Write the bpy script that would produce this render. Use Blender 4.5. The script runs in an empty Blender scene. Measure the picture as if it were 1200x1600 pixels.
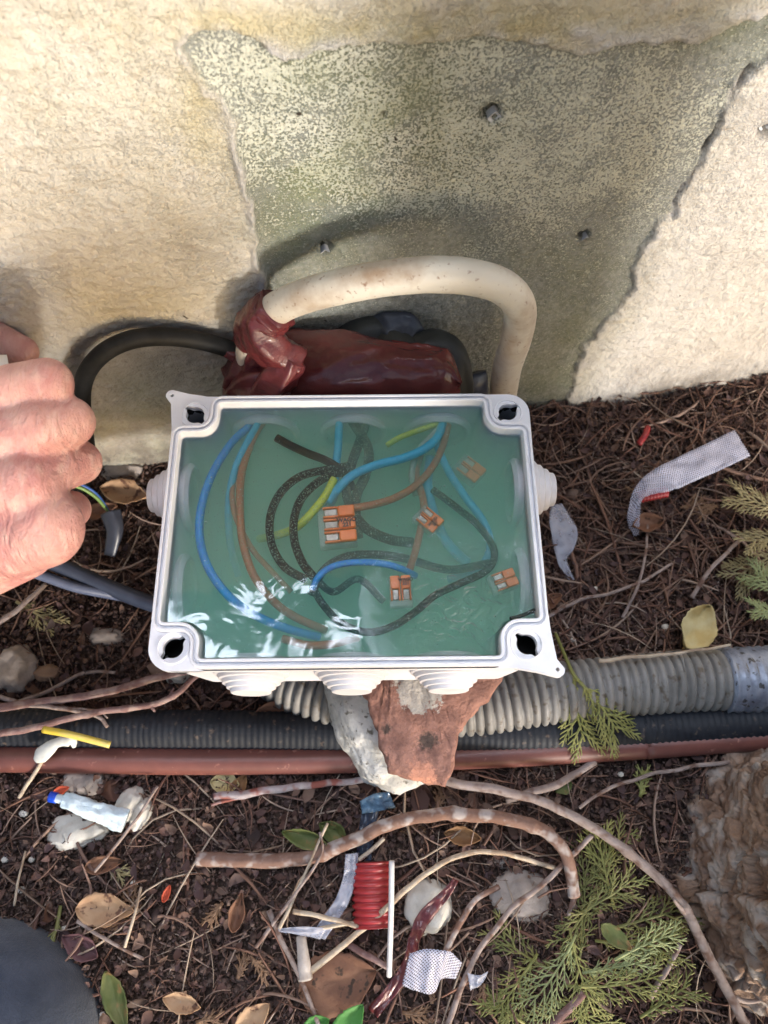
import bpy, bmesh, math, random
import numpy as np
from mathutils import Vector, Matrix
from mathutils.geometry import tessellate_polygon
R = math.radians
random.seed(7)
rng = np.random.default_rng(11)
S = bpy.context.scene
COL = S.collection

# ------------------------------------------------------------------ camera
PITCH = R(68); FPX = 1178.0; CZ = 0.41
cam = bpy.data.cameras.new('camera'); camo = bpy.data.objects.new('camera', cam); COL.objects.link(camo)
camo.location = (0, 0, CZ); camo.rotation_euler = (R(90) - PITCH, 0, 0)
cam.sensor_fit = 'VERTICAL'; cam.sensor_height = 36.0; cam.sensor_width = 27.0
cam.lens = 36.0 * FPX / 1600.0
cam.clip_start = 0.01; cam.clip_end = 200
cam.dof.use_dof = True; cam.dof.focus_distance = 0.315; cam.dof.aperture_fstop = 13.0
S.camera = camo
# ------------------------------------------------------------------ world, sun, exposure
SUN_EL, SUN_AZ = R(12), R(148)
w = bpy.data.worlds.new('World'); S.world = w; w.use_nodes = True
nt = w.node_tree; nt.nodes.clear()
wo = nt.nodes.new('ShaderNodeOutputWorld'); bg = nt.nodes.new('ShaderNodeBackground')
sky = nt.nodes.new('ShaderNodeTexSky'); sky.sky_type = 'NISHITA'; sky.sun_disc = False
sky.sun_elevation = SUN_EL; sky.sun_rotation = SUN_AZ; sky.dust_density = 2.5; sky.air_density = 1.0
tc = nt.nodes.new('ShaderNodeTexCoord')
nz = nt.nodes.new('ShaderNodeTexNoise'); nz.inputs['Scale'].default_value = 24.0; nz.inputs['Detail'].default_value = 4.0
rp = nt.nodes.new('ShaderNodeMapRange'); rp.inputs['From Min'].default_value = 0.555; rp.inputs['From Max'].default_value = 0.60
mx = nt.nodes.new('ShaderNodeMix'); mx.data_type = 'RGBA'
SKY_GLARE = 105.0  # bright patches added to the unseen sky for white reflections on the gel
mx.inputs['B'].default_value = (SKY_GLARE * 0.86, SKY_GLARE * 0.96, SKY_GLARE * 1.12, 1)
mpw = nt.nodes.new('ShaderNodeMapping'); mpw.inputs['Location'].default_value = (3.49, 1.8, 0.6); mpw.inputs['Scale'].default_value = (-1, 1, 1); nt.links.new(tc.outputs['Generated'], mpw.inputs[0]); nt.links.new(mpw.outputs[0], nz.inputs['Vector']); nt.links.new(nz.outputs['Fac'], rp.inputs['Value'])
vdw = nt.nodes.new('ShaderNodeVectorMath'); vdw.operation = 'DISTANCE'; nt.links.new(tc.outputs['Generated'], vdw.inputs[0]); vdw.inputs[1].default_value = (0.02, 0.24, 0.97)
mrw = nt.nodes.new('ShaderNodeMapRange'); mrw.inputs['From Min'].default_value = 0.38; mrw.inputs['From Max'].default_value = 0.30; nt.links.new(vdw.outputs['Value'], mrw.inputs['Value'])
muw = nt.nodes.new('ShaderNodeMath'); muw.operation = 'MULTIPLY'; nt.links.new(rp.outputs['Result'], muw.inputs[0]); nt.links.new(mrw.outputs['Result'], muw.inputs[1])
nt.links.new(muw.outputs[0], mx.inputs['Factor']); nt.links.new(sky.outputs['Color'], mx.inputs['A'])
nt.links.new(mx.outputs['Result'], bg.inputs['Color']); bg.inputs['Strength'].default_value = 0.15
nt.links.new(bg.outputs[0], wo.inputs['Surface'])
sl = bpy.data.lights.new('sun', 'SUN'); sl.energy = 2.25; sl.angle = R(7); sl.color = (1.0, 0.985, 0.955)
so = bpy.data.objects.new('sun', sl); COL.objects.link(so)
sdir = Vector((math.sin(SUN_AZ) * math.cos(SUN_EL), math.cos(SUN_AZ) * math.cos(SUN_EL), math.sin(SUN_EL)))
so.rotation_euler = sdir.to_track_quat('Z', 'Y').to_euler(); so.location = sdir * 3
S.view_settings.view_transform = 'Standard'; S.view_settings.look = 'None'; S.view_settings.exposure = 0.93; S.view_settings.gamma = 1
S.render.engine = 'CYCLES'
S.cycles.volume_bounces = 10; S.cycles.max_bounces = 16; S.cycles.transparent_max_bounces = 12; S.cycles.diffuse_bounces = 4
S.cycles.use_denoising = True

# ------------------------------------------------------------------ placing helpers: photograph pixel (1200x1600) -> point at a stated height / distance
FW = np.array([0, math.cos(PITCH), -math.sin(PITCH)]); UP = np.array([0, math.sin(PITCH), math.cos(PITCH)]); RT = np.array([1., 0, 0]); CAM = np.array([0, 0, CZ])
def ray(px, py): return FW + RT * (px - 600) / FPX + UP * (800 - py) / FPX
def P(px, py, z=0.0):
    d = ray(px, py); return CAM + d * ((z - CZ) / d[2])
def D(px, py, dist): return CAM + ray(px, py) * dist
TH = math.atan(0.16); WU = np.array([math.cos(TH), math.sin(TH), 0]); WN = np.array([math.sin(TH), -math.cos(TH), 0]); WO = np.array([0, 0.222, 0])
def W(px, py, off=0.0):
    d = ray(px, py); o = WO + WN * off; t = np.dot(o - CAM, WN) / np.dot(d, WN); return CAM + d * t
def to_px(p):
    q = p - CAM; z = q @ FW; return 600 + FPX * (q @ RT) / z, 800 - FPX * (q @ UP) / z

# ------------------------------------------------------------------ noise in numpy
_perm = np.random.default_rng(3).permutation(256); _perm = np.concatenate([_perm, _perm, _perm])
_g = np.random.default_rng(5).normal(size=(256, 3)); _g /= np.linalg.norm(_g, axis=1)[:, None]
def noise(x, y, z=0.0):
    x, y, z = np.broadcast_arrays(np.asarray(x, float), np.asarray(y, float), np.asarray(z, float))
    xi, yi, zi = np.floor(x).astype(int), np.floor(y).astype(int), np.floor(z).astype(int)
    xf, yf, zf = x - xi, y - yi, z - zi
    f = lambda t: t * t * t * (t * (t * 6 - 15) + 10)
    u, v, s = f(xf), f(yf), f(zf); out = 0
    for a in (0, 1):
        for b in (0, 1):
            for c in (0, 1):
                h = _perm[_perm[_perm[(xi + a) & 255] + ((yi + b) & 255)] + ((zi + c) & 255)]
                g = _g[h]
                d = g[..., 0] * (xf - a) + g[..., 1] * (yf - b) + g[..., 2] * (zf - c)
                out = out + d * (u if a else 1 - u) * (v if b else 1 - v) * (s if c else 1 - s)
    return out * 1.6
def fbm(x, y, z=0.0, o=4, gain=0.5):
    r = 0; a = 1.0; k = 1.0
    for i in range(o):
        r = r + a * noise(x * k + 17.3 * i, y * k - 9.1 * i, np.asarray(z) * k + 3.7 * i); a *= gain; k *= 2.03
    return r
def sstep(a, b, x):
    t = np.clip((x - a) / (b - a), 0, 1); return t * t * (3 - 2 * t)
def poly_sd(px, py, poly):                                   # signed distance, positive inside
    d = np.full(px.shape, 1e9); ins = np.zeros(px.shape, bool)
    for (x0, y0), (x1, y1) in zip(poly, poly[1:] + poly[:1]):
        ex, ey = x1 - x0, y1 - y0
        t = np.clip(((px - x0) * ex + (py - y0) * ey) / (ex * ex + ey * ey + 1e-9), 0, 1)
        d = np.minimum(d, np.hypot(px - x0 - ex * t, py - y0 - ey * t))
        if y0 != y1: ins ^= ((y0 > py) != (y1 > py)) & (px < (x1 - x0) * (py - y0) / (y1 - y0) + x0)
    return np.where(ins, d, -d)
def line_d(px, py, pts):
    d = np.full(px.shape, 1e9)
    for (x0, y0), (x1, y1) in zip(pts, pts[1:]):
        ex, ey = x1 - x0, y1 - y0
        t = np.clip(((px - x0) * ex + (py - y0) * ey) / (ex * ex + ey * ey), 0, 1)
        d = np.minimum(d, np.hypot(px - x0 - ex * t, py - y0 - ey * t))
    return d

# ------------------------------------------------------------------ object helpers
def tag(o, label=None, cat=None, group=None, kind=None):
    for k, v in (('label', label), ('category', cat), ('group', group), ('kind', kind)):
        if v: o[k] = v
    return o
def empty(name, loc, label, cat, group=None):
    o = bpy.data.objects.new(name, None); COL.objects.link(o); o.location = loc; o.empty_display_size = 0.02
    return tag(o, label, cat, group)
def mesh(name, V, F, mat, parent=None, loc=None, smooth=True, uv=None):
    V = np.asarray(V, float)
    if parent is not None: base = np.array(parent.location if parent.parent is None else parent.parent.location)
    elif loc is not None: base = np.asarray(loc, float)
    else: base = np.array([V[:, 0].mean(), V[:, 1].mean(), V[:, 2].min()])
    me = bpy.data.meshes.new(name)
    V = V - base
    if isinstance(F, np.ndarray):
        n = F.shape[1]; me.vertices.add(len(V)); me.vertices.foreach_set('co', V.ravel())
        me.loops.add(F.size); me.loops.foreach_set('vertex_index', F.ravel().astype(np.int32))
        me.polygons.add(len(F)); me.polygons.foreach_set('loop_start', np.arange(0, F.size, n, dtype=np.int32))
    else:
        me.from_pydata([tuple(v) for v in V], [], F)
    me.update(calc_edges=True); me.validate()
    if smooth: me.polygons.foreach_set('use_smooth', [True] * len(me.polygons))
    if uv is not None:
        l = me.uv_layers.new(name='UVMap'); vi = np.empty(len(me.loops), np.int32); me.loops.foreach_get('vertex_index', vi)
        l.data.foreach_set('uv', np.asarray(uv, float)[vi].ravel())
    me.materials.append(mat)
    o = bpy.data.objects.new(name, me); COL.objects.link(o)
    if parent is not None: o.parent = parent
    else: o.location = base
    return o
class MB:
    def __init__(s): s.V = []; s.F = []; s.UV = []; s.n = 0
    def add(s, V, F, uv=None):
        V = np.asarray(V, float); s.V.append(V); s.F += [tuple(i + s.n for i in f) for f in F]
        s.UV.append(np.zeros((len(V), 2)) if uv is None else np.asarray(uv, float)); s.n += len(V); return s
    def build(s, name, mat, parent=None, loc=None, smooth=True):
        return mesh(name, np.concatenate(s.V), s.F, mat, parent, loc, smooth, np.concatenate(s.UV))
def spline(pts, n=8):
    p = np.asarray(pts, float)
    if len(p) < 3: return np.array([p[0] * (1 - t) + p[-1] * t for t in np.linspace(0, 1, n + 1)])
    q = np.vstack([2 * p[0] - p[1], p, 2 * p[-1] - p[-2]]); out = []
    for i in range(1, len(q) - 2):
        a, b, c, d = q[i - 1:i + 3]
        for t in np.linspace(0, 1, n, endpoint=False):
            out.append(0.5 * (2 * b + (c - a) * t + (2 * a - 5 * b + 4 * c - d) * t * t + (3 * b - a - 3 * c + d) * t ** 3))
    out.append(p[-1]); return np.array(out)
def resample(p, step):
    seg = np.linalg.norm(np.diff(p, axis=0), axis=1); s = np.concatenate([[0], np.cumsum(seg)])
    n = max(2, int(round(s[-1] / step))); t = np.linspace(0, s[-1], n + 1)
    return np.stack([np.interp(t, s, p[:, k]) for k in range(p.shape[1])], 1), t
def sweep(path, rad, seg=10, cap=True, flat=1.0, hint=(0, 0, 1)):
    """path Nx3; rad scalar, N array, or function(i, t01, theta array)->radius array. Cross-section stays untwisted."""
    p = np.asarray(path, float); n = len(p)
    T = np.gradient(p, axis=0); T /= np.linalg.norm(T, axis=1)[:, None] + 1e-12
    N = np.zeros_like(p); u = np.array(hint, float)
    if abs(u @ T[0]) > 0.9: u = np.array([0.3, 1, 0.2])
    u = u - T[0] * (u @ T[0]); u /= np.linalg.norm(u); N[0] = u
    for i in range(1, n):
        u = N[i - 1] - T[i] * (N[i - 1] @ T[i]); N[i] = u / (np.linalg.norm(u) + 1e-12)
    B = np.cross(T, N); th = np.linspace(0, 2 * math.pi, seg, endpoint=False); V = []; uv = []
    L = np.concatenate([[0], np.cumsum(np.linalg.norm(np.diff(p, axis=0), axis=1))])
    for i in range(n):
        r = rad(i, i / (n - 1), th) if callable(rad) else (rad[i] if hasattr(rad, '__len__') else rad)
        r = np.broadcast_to(r, th.shape)
        V.append(p[i] + N[i] * (r * np.cos(th) * flat)[:, None] + B[i] * (r * np.sin(th))[:, None])
        uv.append(np.stack([np.full(seg, L[i]), th / 6.2832], 1))
    V = np.concatenate(V); uv = np.concatenate(uv)
    F = [(i * seg + j, i * seg + (j + 1) % seg, (i + 1) * seg + (j + 1) % seg, (i + 1) * seg + j) for i in range(n - 1) for j in range(seg)]
    if cap: F += [tuple(range(seg))[::-1], tuple((n - 1) * seg + j for j in range(seg))]
    return V, F, uv
def pxpath(pts, zdef=None):
    return np.array([P(q[0], q[1], q[2] if len(q) > 2 else zdef) for q in pts])

# ------------------------------------------------------------------ materials
MATS = {}
def node(nt, t, **kw):
    n = nt.nodes.new(t)
    for k, v in kw.items():
        if k in n.inputs: n.inputs[k].default_value = v
        else: setattr(n, k, v)
    return n
def pm(name, c1, c2=None, scale=200, rough=0.6, bump=0.0, bscale=None, spec=0.5, metal=0.0, coat=0.0, lo=0.4, hi=0.62,
       detail=5, c3=None, s3=900, lo3=0.6, hi3=0.66, sss=0.0, stretch=(1, 1, 1), island=None, sheen=0.0, trans=0.0, alpha=None):
    m = bpy.data.materials.new(name); m.use_nodes = True; nt = m.node_tree; b = nt.nodes['Principled BSDF']; L = nt.links
    c1 = (*c1, 1); b.inputs['Base Color'].default_value = c1; b.inputs['Roughness'].default_value = rough
    b.inputs['Metallic'].default_value = metal; b.inputs['Specular IOR Level'].default_value = spec; b.inputs['Coat Weight'].default_value = coat
    if coat: b.inputs['Coat Roughness'].default_value = 0.08
    if sheen: b.inputs['Sheen Weight'].default_value = sheen
    if trans: b.inputs['Transmission Weight'].default_value = trans
    tc = nt.nodes.new('ShaderNodeTexCoord'); mp = nt.nodes.new('ShaderNodeMapping'); mp.inputs['Scale'].default_value = stretch
    L.new(tc.outputs['Object'], mp.inputs['Vector']); last = None
    if c2 is not None:
        n = node(nt, 'ShaderNodeTexNoise', Scale=scale, Detail=detail, Roughness=0.6); L.new(mp.outputs[0], n.inputs['Vector'])
        r = nt.nodes.new('ShaderNodeMapRange'); r.inputs['From Min'].default_value = lo; r.inputs['From Max'].default_value = hi
        L.new(n.outputs['Fac'], r.inputs['Value'])
        x = nt.nodes.new('ShaderNodeMix'); x.data_type = 'RGBA'; x.inputs['A'].default_value = c1; x.inputs['B'].default_value = (*c2, 1)
        L.new(r.outputs[0], x.inputs['Factor']); last = x.outputs['Result']
    if c3 is not None:
        n = node(nt, 'ShaderNodeTexNoise', Scale=s3, Detail=2.0); L.new(mp.outputs[0], n.inputs['Vector'])
        r = nt.nodes.new('ShaderNodeMapRange'); r.inputs['From Min'].default_value = lo3; r.inputs['From Max'].default_value = hi3
        L.new(n.outputs['Fac'], r.inputs['Value'])
        x = nt.nodes.new('ShaderNodeMix'); x.data_type = 'RGBA'; x.inputs['A'].default_value = c1; x.inputs['B'].default_value = (*c3, 1)
        if last is not None: L.new(last, x.inputs['A'])
        L.new(r.outputs[0], x.inputs['Factor']); last = x.outputs['Result']
    if island:
        g = nt.nodes.new('ShaderNodeNewGeometry'); cr = nt.nodes.new('ShaderNodeValToRGB'); cr.color_ramp.interpolation = 'LINEAR'
        while len(cr.color_ramp.elements) < len(island): cr.color_ramp.elements.new(0.5)
        for k, e in enumerate(cr.color_ramp.elements): e.position = k / (len(island) - 1); e.color = (*island[k], 1)
        L.new(g.outputs['Random Per Island'], cr.inputs[0]); last = cr.outputs[0]
    if last is not None: L.new(last, b.inputs['Base Color'])
    if bump:
        n = node(nt, 'ShaderNodeTexNoise', Scale=bscale or scale, Detail=6.0, Roughness=0.62); L.new(mp.outputs[0], n.inputs['Vector'])
        bp = node(nt, 'ShaderNodeBump', Strength=1.0, Distance=bump); L.new(n.outputs['Fac'], bp.inputs['Height']); L.new(bp.outputs[0], b.inputs['Normal'])
    if sss:
        b.inputs['Subsurface Weight'].default_value = sss; b.inputs['Subsurface Radius'].default_value = (0.004, 0.0015, 0.001); b.inputs['Subsurface Scale'].default_value = 1.0
    if alpha is not None: b.inputs['Alpha'].default_value = alpha
    MATS[name] = m; return m

M_white = pm('white_plastic', (0.72, 0.715, 0.75), (0.66, 0.655, 0.695), 60, rough=0.38, bump=0.00008, bscale=500, sss=0.0)
M_gland = pm('gland_rubber', (0.64, 0.62, 0.64), (0.57, 0.55, 0.58), 80, rough=0.5)
M_wellshade = pm('well_shade', (0.015, 0.012, 0.012), rough=0.9)  # near black, paints in the shade of the deep screw wells
M_cream = pm('cream_cable', (0.62, 0.56, 0.47), (0.36, 0.25, 0.165), 42, rough=0.45, bump=0.0002, bscale=350, c3=(0.24, 0.13, 0.08), s3=420, lo3=0.64, hi3=0.80, lo=0.46, hi=0.70)
M_black = pm('black_sheath', (0.012, 0.012, 0.012), (0.02, 0.02, 0.02), 120, spec=0.15, rough=0.55, bump=0.0001, bscale=600)
M_tape = pm('maroon_tape', (0.12, 0.022, 0.024), (0.085, 0.016, 0.019), 60, rough=0.30, bump=0.0010, bscale=110, coat=0.15, spec=0.5, stretch=(1, 1, 3))
M_rubber = pm('black_rubber', (0.022, 0.023, 0.022), (0.035, 0.036, 0.034), 90, rough=0.5, bump=0.0004, bscale=90)
M_bluetape = pm('dark_insulating_tape', (0.03, 0.034, 0.05), (0.045, 0.05, 0.07), 80, rough=0.38, bump=0.0005, bscale=80)
M_bluecable = pm('blue_grey_sheath', (0.022, 0.028, 0.05), (0.035, 0.043, 0.07), 60, rough=0.4)
M_greycable = pm('pale_blue_sheath', (0.07, 0.085, 0.14), (0.10, 0.115, 0.18), 60, rough=0.4)
M_hose = pm('grey_hose', (0.22, 0.212, 0.205), (0.145, 0.138, 0.13), 50, rough=0.62, c3=(0.10, 0.08, 0.06), s3=220, lo3=0.58, hi3=0.7)
M_blackhose = pm('black_hose', (0.012, 0.014, 0.020), (0.020, 0.022, 0.028), 80, spec=0.3, rough=0.6, c3=(0.08, 0.06, 0.05), s3=260, lo3=0.63, hi3=0.72)
M_silver = pm('silver_tape', (0.26, 0.29, 0.36), (0.15, 0.17, 0.23), 120, rough=0.34, bump=0.0006, bscale=180, c3=(0.05, 0.05, 0.055), s3=300, lo3=0.58, hi3=0.65, metal=0.25)
M_brownpipe = pm('brown_pipe', (0.17, 0.062, 0.050), (0.13, 0.048, 0.040), 60, rough=0.42, c3=(0.30, 0.14, 0.11), s3=260, lo3=0.66, hi3=0.74)
M_brick = pm('brick', (0.36, 0.19, 0.15), (0.24, 0.125, 0.10), 150, rough=0.95, bump=0.0026, bscale=380, spec=0.2)
M_rock = pm('pale_rock', (0.56, 0.55, 0.54), (0.40, 0.39, 0.37), 70, rough=0.92, bump=0.0018, bscale=260, c3=(0.16, 0.15, 0.13), s3=420, lo3=0.60, hi3=0.72, spec=0.2)
M_orange = pm('orange_lever', (0.86, 0.22, 0.03), (0.76, 0.19, 0.03), 200, rough=0.35)
M_ink = pm('black_ink', (0.012, 0.012, 0.014), rough=0.6)
M_metalclip = pm('clip_metal', (0.28, 0.26, 0.23), (0.5, 0.47, 0.43), 300, rough=0.35, metal=0.6, bump=0.0004, bscale=400)
M_clear = pm('connector_shell', (0.5, 0.55, 0.5), (0.62, 0.66, 0.62), 300, rough=0.25, alpha=0.35)
SPK = dict(s3=1500, lo3=0.54, hi3=0.60)
def wmat(n, c, d, spk): return pm(n, c, d, 300, rough=0.5, c3=spk, **SPK)
GS = (0.17, 0.33, 0.23)
MW = {'blue': wmat('blue_insulation', (0.02, 0.22, 0.62), (0.03, 0.28, 0.66), (0.04, 0.32, 0.50)),
      'teal': pm('teal_insulation', (0.05, 0.42, 0.60), (0.04, 0.36, 0.54), 300, rough=0.5),
      'brown': wmat('brown_insulation', (0.42, 0.13, 0.045), (0.34, 0.11, 0.05), (0.36, 0.22, 0.11)),
      'black': pm('speckled_black_insulation', (0.009, 0.011, 0.011), c3=(0.20, 0.34, 0.26), s3=1700, lo3=0.57, hi3=0.61, spec=0.1, rough=0.8),
      'plainblack': pm('plain_black_insulation', (0.009, 0.010, 0.011), (0.014, 0.016, 0.015), 200, spec=0.15, rough=0.6),
      'yellow': wmat('yellow_green_insulation', (0.60, 0.62, 0.06), (0.45, 0.55, 0.05), (0.35, 0.45, 0.12)),
      'grey': wmat('grey_insulation', (0.38, 0.42, 0.38), (0.30, 0.34, 0.30), (0.25, 0.36, 0.28))}

# ------------------------------------------------------------------ ground
def gz(x, y):
    x = np.asarray(x, float); y = np.asarray(y, float)
    h = 0.004 * fbm(x * 14, y * 14, 1.5, 3)
    wy = 0.222 + 0.16 * x
    h = h + 0.010 * sstep(0.07, 0.0, wy - y) * sstep(0.02, 0.12, x)           # litter banked against the wall on the right
    h = h - 0.006 * sstep(0.03, -0.01, np.abs(y - 0.035)) * sstep(0.2, 0.1, np.abs(x)) * 0
    return h
def axis(a, b, step, far, k=14):
    f = np.arange(a, b, step); g = np.geomspace(step * 2, far, k)
    return np.concatenate([(a - g)[::-1], f, f[-1] + g])
def gridfaces(nx, ny):
    i = np.arange(nx * ny).reshape(ny, nx)
    return np.stack([i[:-1, :-1].ravel(), i[:-1, 1:].ravel(), i[1:, 1:].ravel(), i[1:, :-1].ravel()], 1)
gx = axis(-0.32, 0.34, 0.0011, 12); gy = axis(-0.12, 0.30, 0.0011, 12)
GX, GY = np.meshgrid(gx, gy)
fine = np.exp(-np.maximum(0, np.hypot(GX, GY) - 0.5) * 6)
GZ = gz(GX, GY) - 0.0015 + fine * (0.0020 * fbm(GX * 110, GY * 110, 0, 4, 0.6) + 0.0012 * np.abs(noise(GX * 420, GY * 420, 2.2)))
M_soil = pm('soil', (0.045, 0.029, 0.023), (0.095, 0.062, 0.048), 260, rough=0.95, bump=0.0016, bscale=700, c3=(0.13, 0.085, 0.06), s3=620, lo3=0.62, hi3=0.68, spec=0.25)
g = mesh('ground', np.stack([GX.ravel(), GY.ravel(), GZ.ravel()], 1), gridfaces(len(gx), len(gy)), M_soil, loc=(0, 0, 0))
tag(g, 'dark brown garden soil under the box and pipes', 'ground', kind='structure')

# ------------------------------------------------------------------ wall
WALL_TOP = 0.52
uu = np.concatenate([-np.geomspace(6, 0.34, 14), np.arange(-0.33, 0.42, 0.0008), np.geomspace(0.43, 6, 14)])
zz = np.concatenate([[-0.35, -0.12], np.arange(-0.05, 0.32, 0.0008), np.linspace(0.325, WALL_TOP, 40)])
U, Z = np.meshgrid(uu, zz)
Pw = WO + U[..., None] * WU + Z[..., None] * np.array([0, 0, 1.0])
px, py = to_px(Pw.reshape(-1, 3)); px = px.reshape(U.shape); py = py.reshape(U.shape)
patch_poly = [(285, 60), (300, 38), (340, 30), (395, 48), (432, 76), (470, 70), (500, 60), (600, 62), (700, 58), (760, 50), (850, 68), (905, 80), (1000, 62), (1100, 58), (1150, 38), (1215, 5), (1260, 10), (1215, 68),
              (1170, 110), (1142, 125), (1128, 160), (1120, 200), (1095, 245), (1075, 275), (1050, 320), (1040, 333), (1015, 370), (1000, 388), (985, 420), (990, 440), (975, 455), (965, 480), (930, 510), (905, 550), (880, 620),
              (870, 900), (395, 900), (400, 560), (403, 470), (414, 440), (404, 400), (397, 350), (388, 300), (376, 230), (366, 180), (348, 142), (325, 128), (315, 105)]
pxn = px + 7 * fbm(U * 90, Z * 90, 4, 4) ; pyn = py + 6 * fbm(U * 90, Z * 90, 8, 4)
sd = poly_sd(pxn, pyn, patch_poly); sd = np.where((np.abs(U) < 0.5) & (Z < 0.33), sd, -200.0)
plaster = 1 - sstep(-3, 3, sd)
finez = ((U > -0.335) & (U < 0.425) & (Z < 0.323)).astype(float)
# relief: trowelled plaster lumps, sandy recessed render, ragged edges, ridge of filler on the left
n1 = fbm(U * 130 + 0.5 * noise(U * 40, Z * 40, 1), Z * 190, 3, 3)
rel = plaster * (0.0022 + 0.00075 * n1 + 0.00045 * fbm(U * 300, Z * 360, 15, 2) + 0.00022 * np.abs(noise(U * 330, Z * 420, 5)))
rel = rel + (1 - plaster) * (0.00030 * fbm(U * 420, Z * 420, 7, 3) + 0.0006 * fbm(U * 30, Z * 30, 9, 2))
rel = rel + 0.0022 * fbm(U * 9, Z * 9, 6, 3)
rdl = line_d(pxn, pyn, [(352, 145), (362, 190), (372, 240), (385, 300), (396, 350), (402, 395), (412, 440)])
ridge = np.exp(-(rdl / 7) ** 2) * (0.8 + 0.6 * noise(U * 150, Z * 150, 3)) * finez
top_r = np.exp(-(line_d(pxn, pyn, [(418, 62), (450, 76), (520, 58)]) / 8) ** 2) * finez
top_w = np.exp(-(line_d(pxn, pyn, [(900, 45), (985, 55), (1060, 48), (1170, 15)]) / 11) ** 2) * finez
edge_r = np.exp(-(line_d(pxn, pyn, [(1150, 110), (1120, 160), (1110, 215), (1080, 262), (1045, 330)]) / 6) ** 2) * finez
chip0 = np.exp(-((sd + 5) / 6) ** 2) * np.clip(0.35 + 1.2 * noise(U * 110, Z * 110, 21), 0, 1) * finez
rel = rel + 0.0013 * chip0
rel = rel + 0.0026 * ridge + 0.0030 * top_r + 0.0012 * top_w + 0.0008 * edge_r
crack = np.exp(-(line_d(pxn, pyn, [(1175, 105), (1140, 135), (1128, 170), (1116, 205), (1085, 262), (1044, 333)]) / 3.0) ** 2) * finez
rel = rel - 0.0036 * crack * np.clip(0.6 + 1.2 * noise(U * 70, Z * 70, 14), 0.1, 1)
inward = sstep(40, 0, np.abs(sd)) * 0
holes = [(768, 180, 3.6), (507, 390, 3.2), (912, 372, 2.8), (1196, 198, 3.4), (600, 182, 1.2)]
for hx, hy, hr in holes:
    c = W(hx, hy); cu = (c - WO) @ WU; cz = c[2]
    dd = np.hypot(U - cu, Z - cz) * 1000 + 0.9 * noise(U * 500, Z * 500, hx)
    rel = rel - 0.007 * (1 - sstep(hr * 0.7, hr * 1.25, dd)) * (1 if hr > 2 else 0.4)
rel = rel + 0.010 * sstep(0.05, -0.02, Z) * sstep(0.0, 0.15, U) + 0.004 * noise(U * 25, Z * 25, 2) * sstep(0.06, 0.0, Z)  # rough footing
Pw = Pw + rel[..., None] * WN
Vf = Pw.reshape(-1, 3); nx, ny = len(uu), len(zz)
Ff = gridfaces(nx, ny)
back = [WO + WU * u_ - WN * 0.18 + np.array([0, 0, z_]) for u_, z_ in ((uu[0], zz[0]), (uu[-1], zz[0]), (uu[-1], WALL_TOP), (uu[0], WALL_TOP))]
nb = len(Vf); Vf = np.vstack([Vf, back]); a, b_, c_, d_ = 0, nx - 1, nx * ny - 1, nx * (ny - 1)
Ff = np.vstack([Ff, [[d_, c_, nb + 2, nb + 3], [a, d_, nb + 3, nb], [b_, nb + 1, nb + 2, c_], [nb, nb + 3, nb + 2, nb + 1]]])

m = bpy.data.materials.new('garden_wall_render'); m.use_nodes = True; nt = m.node_tree; L = nt.links; bs = nt.nodes['Principled BSDF']
bs.inputs['Roughness'].default_value = 0.92; bs.inputs['Specular IOR Level'].default_value = 0.2
at = node(nt, 'ShaderNodeVertexColor', layer_name='mask'); at2 = node(nt, 'ShaderNodeVertexColor', layer_name='stain')
s1 = nt.nodes.new('ShaderNodeSeparateColor'); s2 = nt.nodes.new('ShaderNodeSeparateColor'); L.new(at.outputs[0], s1.inputs[0]); L.new(at2.outputs[0], s2.inputs[0])
tc = nt.nodes.new('ShaderNodeTexCoord')
def nz_(sc, det=4, ro=0.6):
    n = node(nt, 'ShaderNodeTexNoise', Scale=sc, Detail=det, Roughness=ro); L.new(tc.outputs['Object'], n.inputs['Vector']); return n.outputs['Fac']
def rng_(v, a, b, lo=0, hi=1):
    r = nt.nodes.new('ShaderNodeMapRange'); r.inputs['From Min'].default_value = a; r.inputs['From Max'].default_value = b
    r.inputs['To Min'].default_value = lo; r.inputs['To Max'].default_value = hi; L.new(v, r.inputs['Value']); return r.outputs[0]
def mixc(f, a, b):
    x = nt.nodes.new('ShaderNodeMix'); x.data_type = 'RGBA'
    for k, v in (('A', a), ('B', b)):
        if isinstance(v, tuple): x.inputs[k].default_value = (*v, 1)
        else: L.new(v, x.inputs[k])
    if isinstance(f, float): x.inputs['Factor'].default_value = f
    else: L.new(f, x.inputs['Factor'])
    return x.outputs['Result']
def mth(op, a, b):
    x = nt.nodes.new('ShaderNodeMath'); x.operation = op; x.use_clamp = False
    for k, v in ((0, a), (1, b)):
        if isinstance(v, (int, float)): x.inputs[k].default_value = v
        else: L.new(v, x.inputs[k])
    return x.outputs[0]
cplas = mixc(rng_(nz_(30), 0.35, 0.65), (0.595, 0.56, 0.505), (0.54, 0.505, 0.45))
cplas = mixc(rng_(nz_(420, 4), 0.50, 0.72, 0, 0.6), cplas, (0.40, 0.33, 0.26))
cplas = mixc(mth('MULTIPLY', s2.outputs[0], rng_(nz_(45), 0.3, 0.6)), cplas, (0.46, 0.39, 0.22))        # ochre stain
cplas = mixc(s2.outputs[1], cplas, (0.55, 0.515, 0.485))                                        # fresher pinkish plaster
cren = mixc(rng_(nz_(420, 4, 0.7), 0.36, 0.66), (0.205, 0.21, 0.188), (0.38, 0.38, 0.35))
cren = mixc(mth('MULTIPLY', s1.outputs[2], rng_(nz_(60), 0.25, 0.6)), cren, (0.12, 0.135, 0.085))
spk = mth('GREATER_THAN', mth('ADD', nz_(560, 3, 0.55), mth('MULTIPLY', s1.outputs[1], 0.22)), 0.66)
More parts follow.
